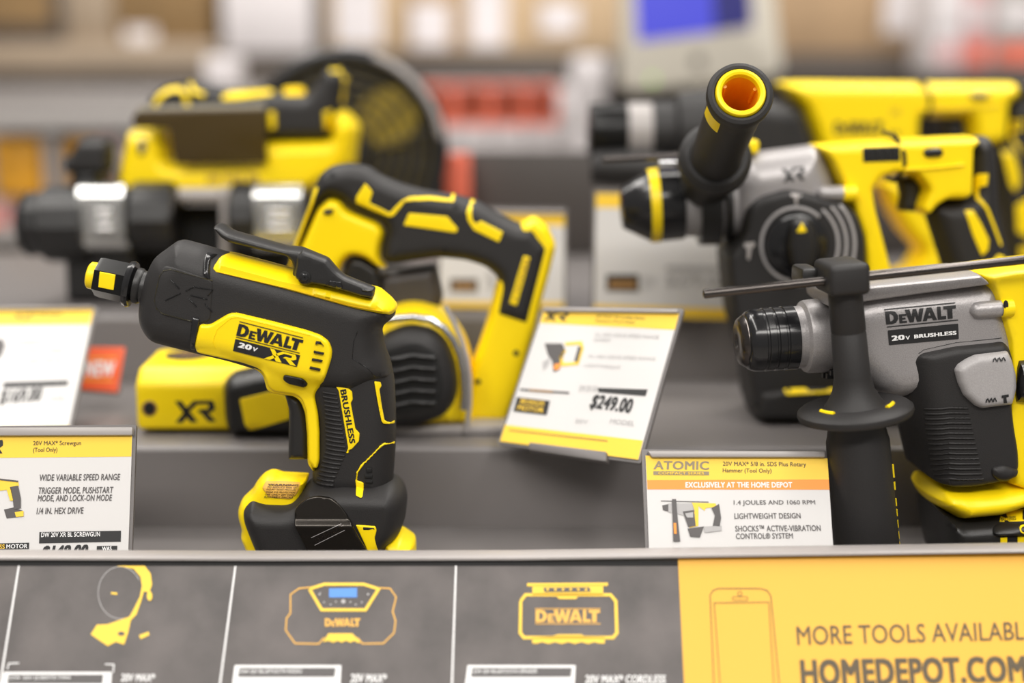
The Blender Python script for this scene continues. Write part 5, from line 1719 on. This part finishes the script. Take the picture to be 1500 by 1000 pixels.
YB = 3.55
zs = atY(700, 78, YB)[2]              # top of the far shelf that carries the cartons
rk = thing('storage_rack', 'long store rack behind the display with a dark shelf edge carrying cartons', 'rack', Vector((0, YB, 0)))
wbox(rk, 'shelf_board', atY(316, 90, YB)[0], atY(1560, 90, YB)[0], YB - .01, YB + .85, atY(700, 128, YB)[2], zs, 'rack_dark', 0.004)
wbox(rk, 'shelf_board', atY(-60, 90, YB)[0], atY(316, 90, YB)[0], YB - .01, YB + .85, atY(700, 104, YB)[2], atY(200, 62, YB)[2], 'rack_tan', 0.004)
wbox(rk, 'shelf_edge', atY(-60, 90, YB)[0], atY(560, 90, YB)[0], YB - .02, YB - .012, atY(700, 132, YB)[2], atY(200, 105, YB)[2], 'rack_dark', 0.003)
for px in (-130, 1590):
    p = atY(px, 100, YB + .05)
    wbox(rk, 'upright', p[0] - .04, p[0] + .04, YB + .02, YB + .1, 0, 2.3, 'rack', 0.004)
wbox(rk, 'rear_panel', -3.2, 3.2, YB + .86, YB + .9, 0, 2.4, 'rack_dark')
ZLOW = atY(700, 222, YB - .3)[2]
wbox(rk, 'shelf_board', -1.8, atY(905, 222, YB - .3)[0], YB - .35, YB + .85, ZLOW - .03, ZLOW, 'rack_dark', 0.004)


def crate(label, x0, y0, x1, m, y1=78, d=0.4, parts=None, Y=None, name='carton'):
    return bg_box(name, label, 'box', x0, y0, x1, y1, Y or (YB + .02), d, m, 'cartons on the far shelf', parts=parts)


crate('dull grey-brown carton at far upper left of the far shelf', -60, -70, 92, 'rack_dark', 62, parts=[('shipping_label', .1, .1, .9, .8, 'card_dark')])
crate('beige-grey carton beside the brown one, far upper left', 94, -70, 166, 'rack_tan', 62)
crate('dark brown cardboard carton left of the white panel carton', 168, -70, 308, 'card_dark', 62, parts=[('shipping_label', .1, .84, .42, 1.0, 'white_box')])
crate('large plain white carton on the far shelf, above the fan', 326, -70, 468, 'white_box', parts=[('tape', .94, 0, 1.0, 1, 'rack_dark')])
crate('narrow tan carton with pale front right of the white one', 478, -70, 590, 'tan', parts=[('shipping_label', .12, .05, .72, .92, 'white_box')])
crate('tan carton with round white sticker in the middle of the far shelf', 592, -70, 676, 'card', parts=[('shipping_label', .12, .5, .78, .94, 'white_box')])
crate('tan carton with broad white label left of the screen', 678, -70, 790, 'tan', parts=[('shipping_label', .08, .1, .56, .94, 'white_box')])
crate('tan carton with white upper label just left of the screen', 792, -70, 930, 'tan', parts=[('shipping_label', .0, .5, .4, .8, 'white_box')])
crate('plain brown carton right of the screen', 1130, -70, 1285, 'card')
crate('brown carton with white square label at upper right', 1287, -70, 1366, 'card', parts=[('shipping_label', .1, .3, .8, .8, 'white_box')])
for k, (x0, x1, m, pm) in enumerate(((1370, 1412, 'white_box', 'pack_pink'), (1413, 1452, 'pack_pink', 'pack_red'), (1453, 1530, 'rack_light', 'pack_red'))):
    bg_box('retail_pack', ['white and pink pack at far upper right', 'pink pack with red band at far upper right', 'grey pack with red foot at the upper right corner'][k], 'package', x0, -40, x1, 104, YB - .28, .2, m, 'packs at upper right', parts=[('printed_band', .1, .72, .9, .92, pm), ('printed_label', .15, .3, .8, .55, 'white_box')])
pk = thing('pack_shelf', 'dark shelf under the packs at far upper right', 'shelf', Vector((atY(1450, 110, YB - .3)[0], YB - .15, 0)))
wbox(pk, 'shelf_board', atY(1130, 110, YB - .3)[0], atY(1560, 110, YB - .3)[0], YB - .3, YB - .02, atY(1450, 122, YB - .3)[2], atY(1450, 104, YB - .28)[2], 'rack_dark', 0.003)
for x in (1135, 1555):
    p = atY(x, 110, YB - .2)
    wbox(pk, 'leg', p[0] - .015, p[0] + .015, YB - .25, YB - .21, 0, atY(1450, 110, YB - .3)[2], 'rack_dark')
# red and white packs below the far shelf
zlow = atY(700, 222, YB)[2]
packs = ((612, 664, 'pack_red', 'p_orange', 'first red pack with orange print beside the fan'), (666, 718, 'pack_red', 'pack_orange', 'red pack with orange print, second from the fan'), (720, 770, 'pack_red', 'tan', 'red pack with pale orange print in the middle of the row'), (772, 816, 'pack_red', 'pack_pink', 'last red pack of the row, nearest the white tub'))
for x0, x1, m, pm, lbl in packs:
    bg_box('retail_pack', lbl, 'package', x0, 124, x1, 222, YB - .3, .25, 'white_box', 'red and white packs under the far shelf', parts=[('printed_top', .0, .0, 1.0, .6, m), ('printed_label', .2, .14, .85, .45, pm)])
bg_box('white_carton', 'white carton beside the row of red packs', 'box', 818, 128, 866, 222, YB - .3, .25, 'white_box', parts=[('shipping_label', .2, .3, .8, .7, 'rack_light')])
tubp = atY(862, 222, 3.0)
tub = thing('white_tub', 'tall white tub left of the screen stand', 'tub', Vector((tubp[0], 3.0, atY(862, 270, 3.0)[2])))
hh = atY(862, 82, 3.0)[2] - atY(862, 270, 3.0)[2]
lathe(tub, 'body', (0, 0, 0), (0, 0, 1), [(0, .03), (.002, .034), (hh * .75, .036), (hh * .76, .036)], 'white_box', n=28)
lathe(tub, 'lid', (0, 0, hh * .755), (0, 0, 1), [(0, .038), (hh * .2, .038), (hh * .245, .03)], 'white_box', n=28)
ct0 = thing('counter', 'dark counter behind the display carrying the screen and the tub', 'counter', Vector((tubp[0] + .2, 2.9, 0)))
wbox(ct0, 'worktop', atY(835, 270, 3)[0], atY(1220, 270, 3)[0], 2.45, 3.1, atY(862, 270, 3.0)[2] - .03, atY(862, 270, 3.0)[2], 'rack_dark', 0.004)
wbox(ct0, 'cabinet', atY(835, 270, 3)[0] + .02, atY(1220, 270, 3)[0] - .02, 2.48, 3.08, 0, atY(862, 270, 3.0)[2] - .03, 'rack_dark', 0.004)
# red and pink hanging strip
bg_box('retail_pack', 'red and pink narrow pack standing beside the dark back panel', 'package', 652, 226, 688, 380, 1.86, .03, 'pack_red', parts=[('printed_label', .1, .5, .9, .95, 'pack_pink')])

# screen
fm = Frame(atY(1040, 130, 2.6), 8, 6)
mon = thing('display_screen', 'grey framed screen showing blue, tilted above the round black handle', 'screen', fm)
bz = plate(mon, fm, 'bezel', [(918, -150), (1118, -175), (1147, 100), (1138, 110), (925, 134), (914, 126)], -0.05, 0.0, 'monitor', r=10, bev=0.003)
P1 = [(924, -130), (1040, -144), (1046, 47), (934, 61)]
P2 = [(1040, -144), (1092, -150), (1102, 39), (1046, 47)]
ik = Ink(fm, 0.0, 0.0012)
ik.poly(P1, 'screen')
ik.poly(P2, 'screen_dark')
ik.done(mon, 'screen_panel')
s_, _ = drape(mon, fm, 'round_mark', circ(1022, 90, 9, 10), 0.0, 0.001, 'rack_dark', r=1)
s_, _ = drape(mon, fm, 'status_lamp', circ(956, 117, 5, 5), 0.0, 0.002, 'led', r=1)
ne = fm.l(1040, 105, -.03)
zc0 = atY(862, 270, 3.0)[2]
st0 = box(None, 'stand_neck', (0, 0, 0), (.07, .03, max(.05, fm.O[2] + ne[1] - zc0)), 'monitor', .004)
st0.parent = mon
st0.matrix_parent_inverse = fm.mat4().inverted()
st0.location = (fm.O[0] + .03, 2.665, (fm.O[2] + ne[1] + zc0) / 2)
st1 = box(None, 'stand_base', (0, 0, 0), (.22, .16, .012), 'monitor', .004)
st1.parent = mon
st1.matrix_parent_inverse = fm.mat4().inverted()
st1.location = (fm.O[0] + .03, 2.66, zc0 + .006)

# left aisle: grey peg rack with hanging packs
YL = 2.75
pr = thing('peg_rack', 'grey steel rack at left holding orange and pink packs', 'rack', Vector((atY(150, 300, YL)[0], YL, 0)))
X0, X1 = atY(-80, 200, YL)[0], atY(470, 200, YL)[0]
zq = lambda y: atY(100, y, YL)[2]
wbox(pr, 'top_rail', X0, X1, YL - .02, YL + .1, zq(172), zq(135), 'rack', .004)
wbox(pr, 'shelf_edge', X0, X1, YL - .03, YL - .021, zq(192), zq(158), 'rack_light', .003)
wbox(pr, 'back_panel', X0, X1, YL + .2, YL + .23, 0, zq(130), 'rack', .002)
for px in (78, 186, 410):
    x = atY(px, 250, YL)[0]
    wbox(pr, 'upright', x - .014, x + .014, YL - .01, YL + .2, 0, zq(165), 'rack', .003)
wbox(pr, 'lower_shelf', X0, X1, YL - .04, YL + .2, zq(430), zq(412), 'rack', .004)
wbox(pr, 'lower_edge', X0, X1, YL - .06, YL - .04, zq(350), zq(330), 'rack_light', .003)
ZP = []


def hang(label, x0, y0, x1, y1, m, pm, Y=YL + .04):
    a, b = atY(x0, y1, Y), atY(x1, y0, Y)
    w, h = b[0] - a[0], b[2] - a[2]
    t = thing('hanging_pack', label, 'package', Vector(((a[0] + b[0]) / 2, Y, a[2])), 'packs on the left rack')
    box(t, 'pouch', (0, 0, h * .44), (w, .07, h * .88), m, min(.012, w * .15), 3)
    box(t, 'printed_label', (0, -.036, h * .3), (w * .7, .003, h * .3), pm)
    box(t, 'header_card', (0, 0, h * .93), (w * .5, .01, h * .14), 'white_box', .002)
    tube(pr, 'peg', [Vector(((a[0] + b[0]) / 2, Y - .05, b[2] + .0035)) - pr.location, Vector(((a[0] + b[0]) / 2, YL + .205, b[2] + .0035)) - pr.location], .003, 'zinc', 8)


hang('big orange pack hanging at the far left edge', 0, 186, 66, 288, 'pack_orange', 'pack_orange')
hang('orange pack hanging behind the black knob', 104, 190, 150, 280, 'pack_orange', 'card')
hang('pink pack hanging right of the black knob', 150, 188, 174, 245, 'pack_pink', 'white_box')
hang('pink and red pack at the left edge under the orange one', -20, 292, 22, 330, 'pack_pink', 'pack_red')
hang('small green pack low at left, just left of the black post', 42, 366, 62, 402, 'pack_green', 'white_box')
hang('dark pack low at the left edge', -10, 345, 26, 400, 'rack_dark', 'pack_green')
cup = atY(320, 130, 2.3)
bg_box('white_box', 'small white box seen above the clamp tool', 'box', 298, 82, 344, 128, 2.95, .1, 'white_box', parts=[('label', .2, .2, .8, .8, 'white_box')])
wbox(pr, 'upper_shelf', X0, X1, 2.93, 3.1, atY(300, 134, 2.95)[2], atY(300, 128, 2.95)[2], 'rack', .003)

bpy.context.view_layer.update()
